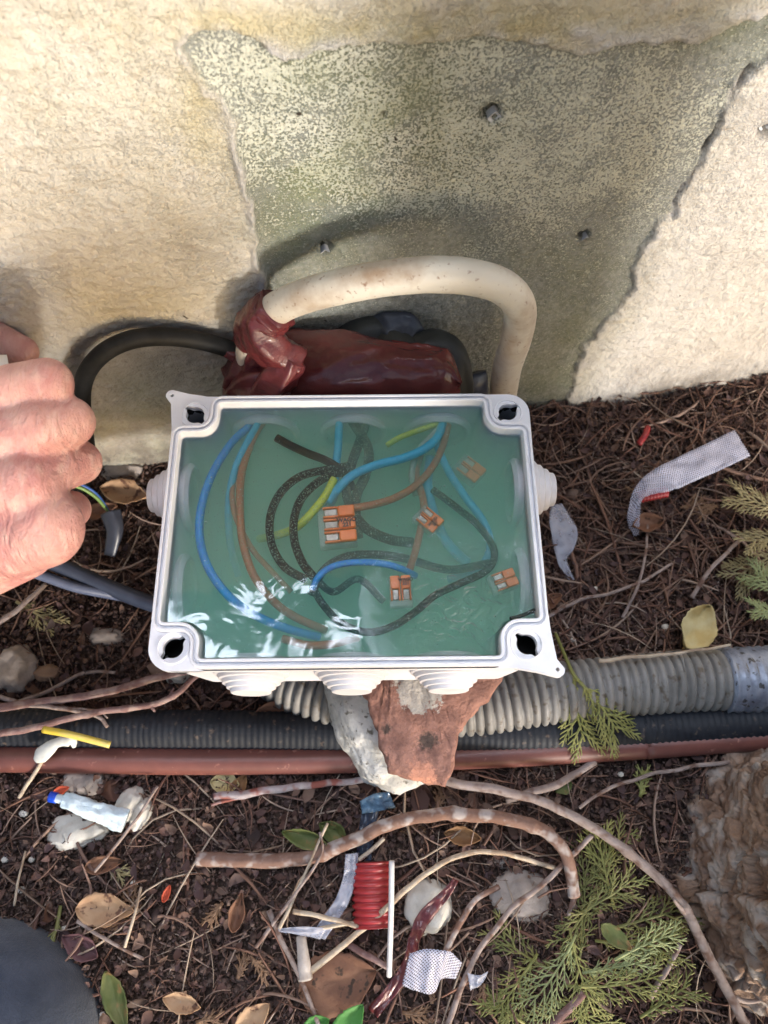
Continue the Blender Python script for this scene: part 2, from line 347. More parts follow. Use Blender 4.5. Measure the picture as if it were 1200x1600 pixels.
spk = rng_(mth('ADD', mth('ADD', nz_(1050, 3, 0.6), mth('MULTIPLY', nz_(60, 3), 0.34)), mth('MULTIPLY', s1.outputs[1], 0.23)), 0.825, 0.90)
cren = mixc(spk, cren, (0.55, 0.545, 0.46))
col = mixc(s1.outputs[0], cren, cplas)
col = mixc(mth('MULTIPLY', s1.outputs[2], rng_(nz_(38, 5), 0.40, 0.66, 0, 0.5)), col, (0.24, 0.26, 0.13))  # algae over everything
col = mixc(mth('MULTIPLY', s2.outputs[2], rng_(nz_(70, 5), 0.3, 0.6, 0.25, 0.9)), col, (0.17, 0.145, 0.12))     # soil splash, plus grey shading painted on the lower right plaster
pit = rng_(nz_(95, 2), 0.735, 0.76); col = mixc(pit, col, (0.06, 0.05, 0.04))
crk_shade = node(nt, 'ShaderNodeVertexColor', layer_name='crack'); col = mixc(crk_shade.outputs[0], col, (0.05, 0.042, 0.035))  # layer holds shade painted dark into the groove and plug holes
L.new(col, bs.inputs['Base Color'])
bp = node(nt, 'ShaderNodeBump', Strength=1.0, Distance=0.0016); L.new(mth('ADD', mth('ADD', nz_(430, 5, 0.62), mth('MULTIPLY', nz_(1100, 3, 0.6), 0.35)), mth('MULTIPLY', spk, 0.22)), bp.inputs['Height']); L.new(bp.outputs[0], bs.inputs['Normal'])
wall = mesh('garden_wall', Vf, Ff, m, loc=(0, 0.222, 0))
tag(wall, 'cream rendered garden wall with a grey green bare patch where plaster is missing', 'wall')
def blob(cx, cy, rx, ry, rot=0):
    c, s = math.cos(R(rot)), math.sin(R(rot)); dx = (px - cx) * c + (py - cy) * s; dy = -(px - cx) * s + (py - cy) * c
    return np.exp(-((dx / rx) ** 2 + (dy / ry) ** 2)) * finez
speck = np.clip(0.22 * finez + 0.95 * blob(560, 170, 260, 130) + 0.9 * blob(800, 210, 300, 120) + 0.5 * blob(960, 150, 220, 110) + 0.25 * blob(850, 330, 220, 90) + 0.55 * blob(345, 90, 60, 60), 0, 1)
algae = np.clip(0.9 * blob(640, 230, 160, 120) + 0.7 * blob(560, 100, 180, 60) + 0.75 * blob(470, 300, 110, 150) + 0.4 * blob(900, 480, 120, 120) + 0.9 * blob(230, 640, 190, 70, -8) + 0.5 * blob(740, 30, 260, 30) + 0.55 * blob(1150, 40, 120, 50) + 0.5 * blob(870, 620, 60, 60) + 0.8 * blob(230, 700, 160, 50), 0, 1)
ochre = np.clip(0.9 * blob(700, 30, 420, 45) + 0.55 * blob(310, 160, 60, 160, 10) + 0.5 * blob(200, 470, 180, 60) + 0.25 * blob(100, 100, 300, 200) + 0.5 * blob(385, 200, 30, 120), 0, 1)
chip = np.exp(-((sd + 5) / 7) ** 2) * np.clip(0.35 + 1.2 * noise(U * 110, Z * 110, 21), 0, 1) * finez
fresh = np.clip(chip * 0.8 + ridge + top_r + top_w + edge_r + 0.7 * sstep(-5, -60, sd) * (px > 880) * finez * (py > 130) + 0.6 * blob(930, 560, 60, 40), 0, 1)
splash_shade = np.clip(sstep(0.035, -0.005, Z + 0.01 * noise(U * 30, Z * 30, 1)) * 0.9 + 0.5 * blob(330, 520, 160, 30, 5) + 0.7 * blob(200, 690, 130, 50) + 0.35 * blob(180, 560, 150, 60) + 0.45 * blob(1100, 560, 190, 50, -14) + 0.3 * blob(1120, 430, 120, 60), 0, 1) * finez  # right-hand blobs put shading into the plaster colour
holem = sum(np.exp(-((px - hx) ** 2 + (py - hy) ** 2) / (hr * 3.4) ** 2) for hx, hy, hr in holes) * finez
crack_shade = np.clip(1.3 * crack ** 2.5 * np.clip(0.35 + 1.5 * noise(U * 90, Z * 90, 4), 0, 1) + 0.8 * np.clip(holem, 0, 1), 0, 0.9)  # step shadow painted along the groove, hole shade round the plugs
for nm, chans in (('crack', (crack_shade, crack_shade, crack_shade)), ('mask', (plaster, speck, algae)), ('stain', (ochre, fresh, splash_shade))):
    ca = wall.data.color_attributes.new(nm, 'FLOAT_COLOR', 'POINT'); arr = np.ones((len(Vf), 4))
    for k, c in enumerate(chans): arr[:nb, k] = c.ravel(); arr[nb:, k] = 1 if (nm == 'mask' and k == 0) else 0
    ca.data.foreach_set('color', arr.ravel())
# wall plugs
M_plug = pm('plug_plastic', (0.50, 0.50, 0.52), (0.38, 0.38, 0.40), 300, rough=0.5)
for (hx, hy, rr, lab) in ((773, 186, 2.3, 'grey plastic plug in the topmost hole of the bare patch'), (508, 398, 1.9, 'grey plastic plug in the hole just above the cream cable arch'),
                          (916, 378, 1.9, 'whitish plastic plug in the hole right of the cream cable arch'), (1198, 200, 2.4, 'grey plug at the right edge in the pale plaster')):
    c0 = W(hx, hy) - WN * 0.0045 + np.array([0.0003, 0, -0.0006]); ax = np.array(WN)
    mb = MB(); mb.add(*sweep(np.array([c0, c0 + ax * 0.002, c0 + ax * 0.0032]), lambda i, t, th: rr / 1000 * (1 + 0.12 * np.cos(4 * th)), 16, cap=False))
    mb.add(*sweep(np.array([c0 + ax * 0.0032, c0 + ax * 0.0028, c0 + ax * 0.0005]), lambda i, t, th: rr / 1000 * (0.98 if i == 0 else 0.55) * (1 + 0.15 * np.cos(4 * th)), 16, cap=False))
    o = mb.build('wall_plug', M_plug); tag(o, lab, 'wall plug')

# ------------------------------------------------------------------ junction box
BX, BY, BZ = -0.0133, 0.1095, 0.130
box = empty('junction_box', (BX, BY, BZ - 0.062), 'white plastic junction box filled with green gel, propped on a brick chunk', 'junction box')
YAW = R(0.6)
def bl(x, y, z):                                        # box-local millimetres -> world
    x, y = x / 1000, y / 1000
    return np.array([BX + x * math.cos(YAW) - y * math.sin(YAW), BY + x * math.sin(YAW) + y * math.cos(YAW), BZ + z / 1000])
def arc(cx, cy, r, a0, a1, n): return [(cx + r * math.cos(R(a)), cy + r * math.sin(R(a))) for a in np.linspace(a0, a1, n)]
OW, OH, NX, NY = 72.0, 54.5, 15.5, 14.0
def quarter():                                          # top-right quarter from (OW, 0) side up to the top, counter-clockwise
    p = []
    p += arc(OW - 1.5, OH - NY - 1.5, 1.5, 0, 90, 4)
    p += arc(OW - NX + 8, OH - NY + 8, 8, 270, 180, 9)
    p += arc(OW - NX - 1.5, OH - 1.5, 1.5, 0, 90, 4)
    return p
q = quarter(); outline = q + [(-x, y) for x, y in q[::-1]] + [(-x, -y) for x, y in q] + [(x, -y) for x, y in q[::-1]]
outline = np.array(outline)
def offs(o, d):
    n = len(o); out = []
    for i in range(n):
        a, b, c = o[i - 1], o[i], o[(i + 1) % n]
        e1 = (b - a) / (np.linalg.norm(b - a) + 1e-9); e2 = (c - b) / (np.linalg.norm(c - b) + 1e-9)
        n1 = np.array([e1[1], -e1[0]]); n2 = np.array([e2[1], -e2[0]]); h = n1 + n2; h /= np.linalg.norm(h)
        out.append(b + h * d / max(0.5, h @ n1))
    return np.array(out)
def ringmesh(profile, closed_floor=None):
    rings = [(offs(outline, d) if d > -2 else outline * (1 + d / OW), z) for d, z in profile]; n = len(outline); V = []; F = []
    for o, z in rings: V += [bl(x, y, z) for x, y in o]
    for k in range(len(rings) - 1):
        for i in range(n): j = (i + 1) % n; F.append((k * n + i, k * n + j, (k + 1) * n + j, (k + 1) * n + i))
    return V, F, n, rings
def fill(o): return [tuple(t) for t in tessellate_polygon([[Vector((x, y, 0)) for x, y in o]])]
# rim with its double ridge and groove, running down as the inner wall
prof = [(-5.2, -58), (0, -3.0), (0, -0.3), (0.25, 0), (1.05, 0), (1.25, -0.25), (1.35, -1.5), (2.1, -1.5), (2.2, -0.25), (2.4, 0), (3.1, 0), (3.35, -0.3), (3.45, -2.2), (3.6, -2.6)]
V, F, n, rings = ringmesh(prof); mb = MB(); mb.add(V, F)
f0 = rings[0][0]; mb.add([bl(x, y, -58) for x, y in f0], fill(f0))
# outer skin: rounded rectangle flange and tapered body
def rrect(hw, hh, r, n=9):
    p = []
    for cx, cy, a in ((hw - r, hh - r, 0), (-hw + r, hh - r, 90), (-hw + r, -hh + r, 180), (hw - r, -hh + r, 270)): p += arc(cx, cy, r, a, a + 90, n)
    return np.array(p)
def loft(rs, capb=True):
    V = []; F = []; n = len(rs[0][0])
    for o, z in rs: V += [bl(x, y, z) for x, y in o]
    for k in range(len(rs) - 1):
        for i in range(n): j = (i + 1) % n; F.append((k * n + i, (k + 1) * n + i, (k + 1) * n + j, k * n + j))
    if capb: F.append(tuple((len(rs) - 1) * n + i for i in range(n))[::-1])
    return V, F
mb.add(*loft([(rrect(75.9, 58.6, 9), -2.7), (rrect(75.9, 58.6, 9), -5.5), (rrect(74.6, 57.3, 8.5), -6.2), (rrect(70.2, 53.0, 8), -61), (rrect(69.2, 52.0, 8), -62)]))
shell = mb.build('enclosure', M_white, box); 
bv = shell.modifiers.new('edge', 'EDGE_SPLIT'); bv.split_angle = R(35)
# corner plates with keyhole screw wells
def keyhole(cx, cy, a, r=3.9, n=48):
    p = []
    for k in range(n):
        t = 2 * math.pi * k / n; rr = r * (1 + 0.62 * max(0, math.cos(2 * (t - R(a)))) ** 9); p.append((cx + rr * math.cos(t), cy + rr * math.sin(t)))
    return p
def corner(sx, sy, tab, ang):
    o3 = offs(outline, 3.3); m_ = [p for p in o3 if p[0] * sx > OW - NX - 6 and p[1] * sy > OH - NY - 6 and (p[0] * sx < OW + 6)]
    inner = [tuple(p) for p in o3 if p[0] * sx > OW - NX + 0.5 - 0.0 and p[1] * sy > OH - NY - 3.8 + 0.0 and not (p[0] * sx > OW + 3.0 and p[1] * sy < 0)]
    inner = sorted(set(inner), key=lambda p: math.atan2(p[1] * sy - (OH - 30), p[0] * sx - (OW - 30)))
    hw, hh, r = 75.9, 58.6, 9
    if tab == 0: outer = [(hw, OH - NY - 2)] + arc(hw - r, hh - r, r, 0, 90, 10) + [(OW - NX - 2, hh)]
    else: outer = [(hw, OH - NY - 2), (hw + 0.3, hh - 14), (hw + 1.6, hh - 3)] + arc(hw + 1.6, hh + 1.0, 2.6, -10, 100, 7) + [(hw - 6, hh + 1.6), (hw - 14, hh + 0.2), (OW - NX - 2, hh)]
    outer = [(x * sx, y * sy) for x, y in outer]
    poly = outer + inner[::-1] if True else None
    c = ((OW - NX / 2 + 2.4) * sx, (OH - NY / 2 + 2.4) * sy); kh = keyhole(*c, ang)
    holes_ = [kh]
    if tab: holes_.append([((hw + 1.5) * sx + 0.75 * math.cos(t), (hh + 0.9) * sy + 0.75 * math.sin(t)) for t in np.linspace(0, 2 * math.pi, 12, endpoint=False)])
    loops = [poly] + holes_; flat = [p for l_ in loops for p in l_]
    tri = tessellate_polygon([[Vector((x, y, 0)) for x, y in l_] for l_ in loops])
    mb = MB(); zt, zb = -2.35, -5.3
    mb.add([bl(x, y, zt) for x, y in flat] + [bl(x, y, zb) for x, y in flat], [tuple(t) for t in tri] + [tuple(i + len(flat) for i in t)[::-1] for t in tri])
    s = 0
    for l_ in loops:
        nn = len(l_); V = [bl(x, y, zt) for x, y in l_] + [bl(x, y, zb if l_ is poly else (-4.2 if l_ is kh else zb)) for x, y in l_]
        mb.add(V, [(i, (i + 1) % nn, nn + (i + 1) % nn, nn + i) for i in range(nn)])
    # shallow raised collar round the screw well
    cr = [(6.3, zt + 0.0), (6.2, zt + 0.5), (5.6, zt + 0.55), (5.4, zt - 0.1)]
    V = []; 
    for rr, z in cr: V += [bl(c[0] + rr * math.cos(t), c[1] + rr * math.sin(t), z) for t in np.linspace(0, 2 * math.pi, 32, endpoint=False)]
    mb.add(V, [(k * 32 + i, k * 32 + (i + 1) % 32, (k + 1) * 32 + (i + 1) % 32, (k + 1) * 32 + i) for k in range(3) for i in range(32)])
    o = mb.build('corner_plate', M_white, box); e = o.modifiers.new('edge', 'EDGE_SPLIT'); e.split_angle = R(35)
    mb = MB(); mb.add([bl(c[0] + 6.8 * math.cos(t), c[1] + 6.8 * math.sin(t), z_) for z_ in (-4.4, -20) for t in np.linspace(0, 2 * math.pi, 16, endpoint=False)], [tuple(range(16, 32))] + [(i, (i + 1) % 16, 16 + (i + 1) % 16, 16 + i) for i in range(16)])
    w_ = mb.build('screw_well', M_wellshade, box)
corner(-1, 1, 1, 135); corner(1, 1, 0, 40); corner(1, -1, 1, 130); corner(-1, -1, 0, 45)
# cable glands: stepped cones outside, thin discs inside
def gland(pos, nrm, half_in, steps=5, prot=1.75, r0=15.2, zc=-20.5):
    """pos: box-local (x, y) on the outer wall, nrm: outward"""
    nx_, ny_ = nrm; tx, ty = -ny_, nx_; prof = []; d = -1.5
    rs = [r0 - 1.75 * k for k in range(steps)]
    for r_ in rs:
        prof += [(d, r_), (d + prot * 0.85, r_ - 0.35), (d + prot, r_ - 0.9), (d + prot, r_ - 1.2)]; d += prot
    prof += [(d, 0.1)]
    V = []; seg = 40
    for dd, rr in prof:
        for t in np.linspace(0, 2 * math.pi, seg, endpoint=False):
            V.append(bl(pos[0] + nx_ * dd + tx * rr * math.cos(t), pos[1] + ny_ * dd + ty * rr * math.cos(t), zc + rr * math.sin(t)))
    F = [(k * seg + i, k * seg + (i + 1) % seg, (k + 1) * seg + (i + 1) % seg, (k + 1) * seg + i) for k in range(len(prof) - 1) for i in range(seg)]
    mb = MB(); mb.add(V, F)
    # inner face of the gland, a thin raised disc on the cavity wall
    for d0, ri, dz in ((-half_in, 14.5, 0), ):
        V = []
        pr = [(d0 + 1.0, 15.0), (d0 - 2.0, 15.2), (d0 - 3.6, 13.8), (d0 - 3.7, 12.8), (d0 - 0.6, 12.2)]
        for dd, rr in pr:
            for t in np.linspace(0, 2 * math.pi, seg, endpoint=False):
                V.append(bl(pos[0] + nx_ * dd + tx * rr * math.cos(t), pos[1] + ny_ * dd + ty * rr * math.cos(t), zc - 3.0 + rr * math.sin(t) * 0.95))
        mb.add(V, [(k * seg + i, k * seg + (i + 1) % seg, (k + 1) * seg + (i + 1) % seg, (k + 1) * seg + i) for k in range(len(pr) - 1) for i in range(seg)])
    o = mb.build('cable_gland', M_gland, box); e = o.modifiers.new('edge', 'EDGE_SPLIT'); e.split_angle = R(38)
for gxx in (-39.5, 0.0, 38.0):
    gland((gxx, -57.2), (0, -1), 3.2); gland((gxx, 57.2), (0, 1), 3.2)
gland((-74.4, 19), (-1, 0), 3.0, r0=14.5, prot=2.7, zc=-17); gland((74.4, 20), (1, 0), 3.0, r0=14.5, prot=2.7, zc=-17)
gland((-74.4, -21), (-1, 0), 3.0, steps=1, prot=0.8, r0=13); gland((74.4, -20), (1, 0), 3.0, steps=2, prot=1.2, r0=12)

# gel
m = bpy.data.materials.new('green_gel'); m.use_nodes = True; nt = m.node_tree; L = nt.links; nt.nodes.clear()
out = nt.nodes.new('ShaderNodeOutputMaterial'); tr = nt.nodes.new('ShaderNodeBsdfTransparent'); gl = node(nt, 'ShaderNodeBsdfGlossy', Roughness=0.03)
fr = node(nt, 'ShaderNodeFresnel', IOR=1.48); ms = nt.nodes.new('ShaderNodeMixShader')
tc = nt.nodes.new('ShaderNodeTexCoord')
n1 = node(nt, 'ShaderNodeTexNoise', Scale=38.0, Detail=2.0, Distortion=1.0); L.new(tc.outputs['Object'], n1.inputs['Vector'])
n2 = node(nt, 'ShaderNodeTexNoise', Scale=150.0, Detail=3.0, Distortion=2.5); L.new(tc.outputs['Object'], n2.inputs['Vector'])
vd = nt.nodes.new('ShaderNodeVectorMath'); vd.operation = 'DISTANCE'; L.new(tc.outputs['Object'], vd.inputs[0]); vd.inputs[1].default_value = (0.042, -0.034, 0.057)
mr = nt.nodes.new('ShaderNodeMapRange'); mr.interpolation_type = 'SMOOTHSTEP'
for k, v in (('From Min', 0.040), ('From Max', 0.006), ('To Min', 0.0), ('To Max', 1.0)): mr.inputs[k].default_value = v
L.new(vd.outputs['Value'], mr.inputs['Value'])
mm = nt.nodes.new('ShaderNodeMath'); mm.operation = 'MULTIPLY'; L.new(n2.outputs['Fac'], mm.inputs[0]); L.new(mr.outputs[0], mm.inputs[1])
b1 = node(nt, 'ShaderNodeBump', Strength=1.0, Distance=0.00022); L.new(n1.outputs['Fac'], b1.inputs['Height'])
b2 = node(nt, 'ShaderNodeBump', Strength=1.0, Distance=0.0060); L.new(mm.outputs[0], b2.inputs['Height']); L.new(b1.outputs[0], b2.inputs['Normal'])
L.new(b2.outputs[0], gl.inputs['Normal']); L.new(b2.outputs[0], fr.inputs['Normal'])
L.new(fr.outputs[0], ms.inputs[0]); L.new(tr.outputs[0], ms.inputs[1]); L.new(gl.outputs[0], ms.inputs[2]); L.new(ms.outputs[0], out.inputs['Surface'])
pv = nt.nodes.new('ShaderNodeVolumePrincipled'); pv.inputs['Density'].default_value = 50.0; pv.inputs['Color'].default_value = (0.71, 0.984, 0.86, 1)
pv.inputs['Anisotropy'].default_value = 0.0
L.new(pv.outputs[0], out.inputs['Volume'])
GT = -5.2
pr = [(-4.8, -57.6), (0.22, GT - 2.0), (0.35, GT + 1.5), (-0.2, GT + 0.8), (-0.75, GT + 0.25), (-1.35, GT)]
V, F, n, rings = ringmesh(pr); F = [f[::-1] for f in F]; mb = MB(); mb.add(V, F)
mb.F += [tuple(i + 5 * n for i in t) for t in fill(rings[-1][0])]; mb.F += [tuple(t)[::-1] for t in fill(rings[0][0])]
gel = mb.build('gel_filling', m, box); gel['label'] = 'cloudy green sealing gel with glossy surface'
bm = bmesh.new(); bm.from_mesh(gel.data); bmesh.ops.recalc_face_normals(bm, faces=bm.faces)
for f in bm.faces:
    if abs(f.normal.z) > 0.999: f.smooth = False
bm.to_mesh(gel.data); bm.free()

# fine air bubbles trapped just under the surface
bi = outline.min(0) + 3, outline.max(0) - 3; nb2 = 2600
bx_ = rng.uniform(bi[0][0], bi[1][0], nb2); by_ = rng.uniform(bi[0][1], bi[1][1], nb2); ok_ = ~((np.abs(bx_) > OW - NX - 1.5) & (np.abs(by_) > OH - NY - 1.5)); bx_, by_ = bx_[ok_], by_[ok_]
bsz = np.exp(rng.normal(-8.75, 0.35, len(bx_))); bz_ = GT - rng.exponential(2.2, len(bx_)) - 0.5
oc = np.array([(1, 0, 0), (-1, 0, 0), (0, 1, 0), (0, -1, 0), (0, 0, 1), (0, 0, -1)], float); of = np.array([(0, 2, 4), (2, 1, 4), (1, 3, 4), (3, 0, 4), (2, 0, 5), (1, 2, 5), (3, 1, 5), (0, 3, 5)])
ctr = np.array([bl(a, b, c) for a, b, c in zip(bx_, by_, bz_)]); VV = (ctr[:, None] + oc[None] * bsz[:, None, None]).reshape(-1, 3); FF = (of[None] + (np.arange(len(ctr)) * 6)[:, None, None]).reshape(-1, 3)
bub = mesh('air_bubbles', VV, FF, pm('bubble', (0.62, 0.78, 0.70), rough=0.2), box); bub['kind'] = 'stuff'
# wires in the gel: pixel path + depth below gel surface in millimetres
ZG = BZ + GT / 1000
def wire(kind, pts, r=1.65, label=None):
    p = np.array([P(a, b, ZG - d / 1000) for a, b, d in pts]); sp, _ = resample(spline(p, 8), 0.0014)
    mb = MB(); mb.add(*sweep(sp, r / 1000, 10)); o = mb.build('wire', MW[kind], box); o['label'] = label; return o
wire('blue', [(404, 648, 16), (392, 664, 9), (362, 692, 5), (333, 738, 3.5), (315, 790, 3), (312, 840, 3), (326, 888, 3), (358, 932, 4), (400, 962, 6), (448, 982, 9), (500, 996, 14)], 1.75, 'blue wire curving down the left side')
wire('teal', [(412, 645, 15), (400, 668, 6), (383, 698, 4), (366, 738, 5), (357, 790, 10), (360, 850, 18), (372, 900, 26)], 1.6, 'light blue wire fading into the gel')
wire('brown', [(420, 648, 15), (402, 672, 7), (386, 708, 5), (376, 750, 4), (375, 800, 3.5), (380, 850, 4), (398, 902, 5), (430, 942, 7), (465, 966, 9), (510, 985, 13)], 1.7, 'brown wire beside the blue one')
wire('brown', [(392, 700, 9), (366, 750, 7), (366, 800, 6), (392, 855, 8), (422, 890, 10), (455, 925, 13)], 1.2, 'thin brown wire')
wire('plainblack', [(432, 684, 1.9), (452, 695, 2.0), (480, 708, 2.3), (508, 719, 3), (535, 736, 5), (552, 765, 9)], 1.75, 'black wire stub ending near the surface')
wire('black', [(545, 728, 6), (510, 734, 3), (468, 745, 2.2), (437, 772, 1.9), (422, 810, 1.9), (425, 852, 1.9), (445, 886, 2.4), (478, 906, 4)], 1.7, 'outer loop of black wire')
wire('black', [(540, 736, 5), (505, 748, 2.6), (474, 775, 2.0), (460, 808, 1.9), (460, 845, 1.9), (472, 878, 2.0), (490, 902, 3)], 1.75, 'inner loop of black wire')
wire('yellow', [(522, 748, 3), (508, 775, 2.2), (488, 800, 2.2), (466, 822, 4), (440, 834, 9), (405, 842, 18)], 1.7, 'yellow and green earth wire')
wire('teal', [(535, 640, 16), (530, 665, 7), (528, 700, 5), (524, 740, 5), (522, 775, 7), (508, 800, 14)], 1.8, 'light blue wire under the black stub')
wire('teal', [(512, 785, 5), (527, 765, 3.0), (552, 742, 2.6), (590, 726, 2.6), (630, 716, 2.6), (662, 702, 3), (683, 684, 5), (692, 660, 9)], 1.9, 'light blue wire sweeping to the right')
wire('brown', [(542, 795, 3), (575, 790, 4), (612, 780, 5), (645, 762, 6), (672, 735, 7), (690, 702, 8), (700, 664, 10)], 1.6, 'brown wire from the three lever connector')
wire('yellow', [(604, 696, 8), (624, 684, 6), (650, 674, 6), (690, 660, 9)], 1.25, 'short yellow wire')
wire('grey', [(694, 662, 9), (672, 684, 6), (652, 708, 7), (643, 742, 9), (650, 775, 13)], 1.4, 'pale grey wire')
wire('brown', [(660, 700, 14), (650, 740, 11), (660, 775, 8), (662, 800, 7), (652, 850, 8), (640, 890, 7)], 1.6, 'brown wire between two connectors')
wire('teal', [(680, 690, 9), (700, 735, 9), (728, 778, 9), (755, 815, 9), (766, 855, 10), (745, 892, 13), (700, 905, 18)], 1.7, 'light blue wire looping on the right')
wire('teal', [(672, 715, 12), (668, 760, 11), (680, 810, 12), (700, 850, 16), (730, 880, 20)], 2.2, 'light blue wire deep in the gel')
wire('black', [(575, 650, 14), (562, 690, 9), (548, 730, 8), (542, 775, 8), (566, 820, 7), (606, 842, 7), (645, 848, 10)], 2.1, 'black wire down the middle')
wire('black', [(548, 655, 12), (575, 700, 9), (572, 740, 9), (556, 780, 9), (560, 840, 11)], 2.1, 'second black wire down the middle')
wire('black', [(676, 765, 8), (712, 792, 7), (748, 822, 7), (772, 860, 7), (762, 890, 6), (718, 912, 5), (680, 930, 4), (650, 955, 4), (615, 978, 4), (575, 988, 4), (535, 975, 4), (505, 945, 4), (487, 915, 5)], 1.5, 'long black wire looping under the connectors')
wire('blue', [(488, 922, 3), (497, 902, 1.9), (518, 886, 1.8), (550, 879, 1.8), (592, 880, 2.2), (625, 888, 4), (650, 900, 9)], 1.35, 'short bright blue wire close to the surface')
wire('black', [(486, 930, 7), (505, 892, 6), (535, 872, 5.5), (575, 866, 6), (630, 872, 8), (700, 890, 10), (765, 880, 10)], 1.7, 'black wire behind the short blue one')
wire('brown', [(442, 998, 8), (480, 1008, 6), (520, 1006, 6), (560, 996, 9)], 1.6, 'brown wire at the lower edge')
wire('black', [(600, 940, 10), (560, 905, 8), (520, 925, 6), (490, 900, 8)], 1.5, 'short black wire behind the white glare')
wire('plainblack', [(797, 967, 1.5), (815, 962, 1.5), (836, 953, 1.2)], 0.8, 'dark twig caught at the edge of the gel')

def text_mesh(body, size, parent, mat, Mx, name='lettering'):
    cu = bpy.data.curves.new(name, 'FONT'); cu.body = body; cu.size = size; cu.align_x = 'CENTER'; cu.align_y = 'CENTER'; cu.extrude = 0.00003; cu.offset = size * 0.05; cu.space_line = 0.85
    tmp = bpy.data.objects.new('t', cu); COL.objects.link(tmp); bpy.context.view_layer.update()
    dg = bpy.context.evaluated_depsgraph_get(); me = bpy.data.meshes.new_from_object(tmp.evaluated_get(dg)); bpy.data.objects.remove(tmp)
    me.transform(Mx); me.materials.clear(); me.materials.append(mat); o = bpy.data.objects.new(name, me); COL.objects.link(o); o.parent = parent; return o
def rbox(x0, y0, z0, x1, y1, z1, b=0.3):
    """chamfered box in mm, returns V, F"""
    V = []; 
    for z, i in ((z0, b), (z0 + b, 0), (z1 - b, 0), (z1, b)):
        X0, X1, Y0, Y1 = x0 + i, x1 - i, y0 + i, y1 - i; c = b
        V += [(X0 + c, Y0, z), (X1 - c, Y0, z), (X1, Y0 + c, z), (X1, Y1 - c, z), (X1 - c, Y1, z), (X0 + c, Y1, z), (X0, Y1 - c, z), (X0, Y0 + c, z)]
    F = [(k * 8 + i, k * 8 + (i + 1) % 8, (k + 1) * 8 + (i + 1) % 8, (k + 1) * 8 + i) for k in range(3) for i in range(8)] + [tuple(range(8))[::-1], tuple(range(24, 32))]
    return np.array(V), F
def connector(px_, py_, depth, rot, n, label, txt, tilt=0.0, sc=1.0):
    """lever connector: n levers side by side along local y, lever root at +x, clip windows at -x"""
    c = P(px_, py_, ZG - depth / 1000)
    Mx = Matrix.Translation(Vector(c)) @ Matrix.Rotation(R(rot), 4, 'Z') @ Matrix.Rotation(R(tilt), 4, 'X') @ Matrix.Scale(sc / 1000, 4)
    inv = Matrix.Translation(-Vector(box.location))
    def bd(name, V, F, mat, par, smooth=False):
        V = np.array([tuple(Mx @ Vector(v)) for v in V]); return mesh(name, V, F, mat, par, smooth=smooth)
    wd = 5.4; h = n * wd / 2
    V, F = rbox(-9, -h - 0.4, -7.5, 6.3, h + 0.4, -1.6, 0.4); body = bd('wire_connector', V, F, M_clear, box); body['label'] = label
    for k in range(n):
        y0 = -h + k * wd + 0.25; y1 = y0 + wd - 0.5
        mb = MB(); V, F = rbox(-0.6, y0, -1.5, 6.4, y1, 0.6, 0.5); mb.add(V, F)
        V, F = rbox(-6.6, y0, -1.4, -0.4, y0 + 0.9, 0.1, 0.2); mb.add(V, F); V, F = rbox(-6.6, y1 - 0.9, -1.4, -0.4, y1, 0.1, 0.2); mb.add(V, F)
        V, F = rbox(-7.6, y0, -1.4, -6.5, y1, 0.0, 0.2)
        lv = bd('lever', np.concatenate(mb.V), mb.F, M_orange, body)
        V, F = rbox(-6.2, y0 + 1.0, -1.5, -0.9, y1 - 1.0, -0.5, 0.3); bd('clip', V, F, M_metalclip, body)
    if txt:
        M2 = inv @ Mx @ Matrix.Translation((2.9, txt[1], 0.72)) @ Matrix.Rotation(R(txt[2]), 4, 'Z') @ Matrix.Scale(1000, 4)
        text_mesh(txt[0], 0.0023 * txt[3], body, M_ink, M2)
connector(531, 818, 1.2, 6, 3, 'three lever connector near the surface', ('WAGO\n221', 0.0, 0, 1.05))
connector(672, 812, 3.2, -42, 2, 'tilted connector in the middle', ('WAGO\n221', 0.0, 90, 0.95), sc=0.72)
connector(626, 918, 1.3, 93, 2, 'two lever connector lower right of centre', ('WAGO\n221', -2.7, -90, 1.0), sc=0.78)
connector(737, 733, 10.5, -42, 2, 'connector deep in the gel', None, sc=0.8)
connector(790, 905, 3.5, 20, 2, 'connector in the lower right corner', None, sc=0.7)

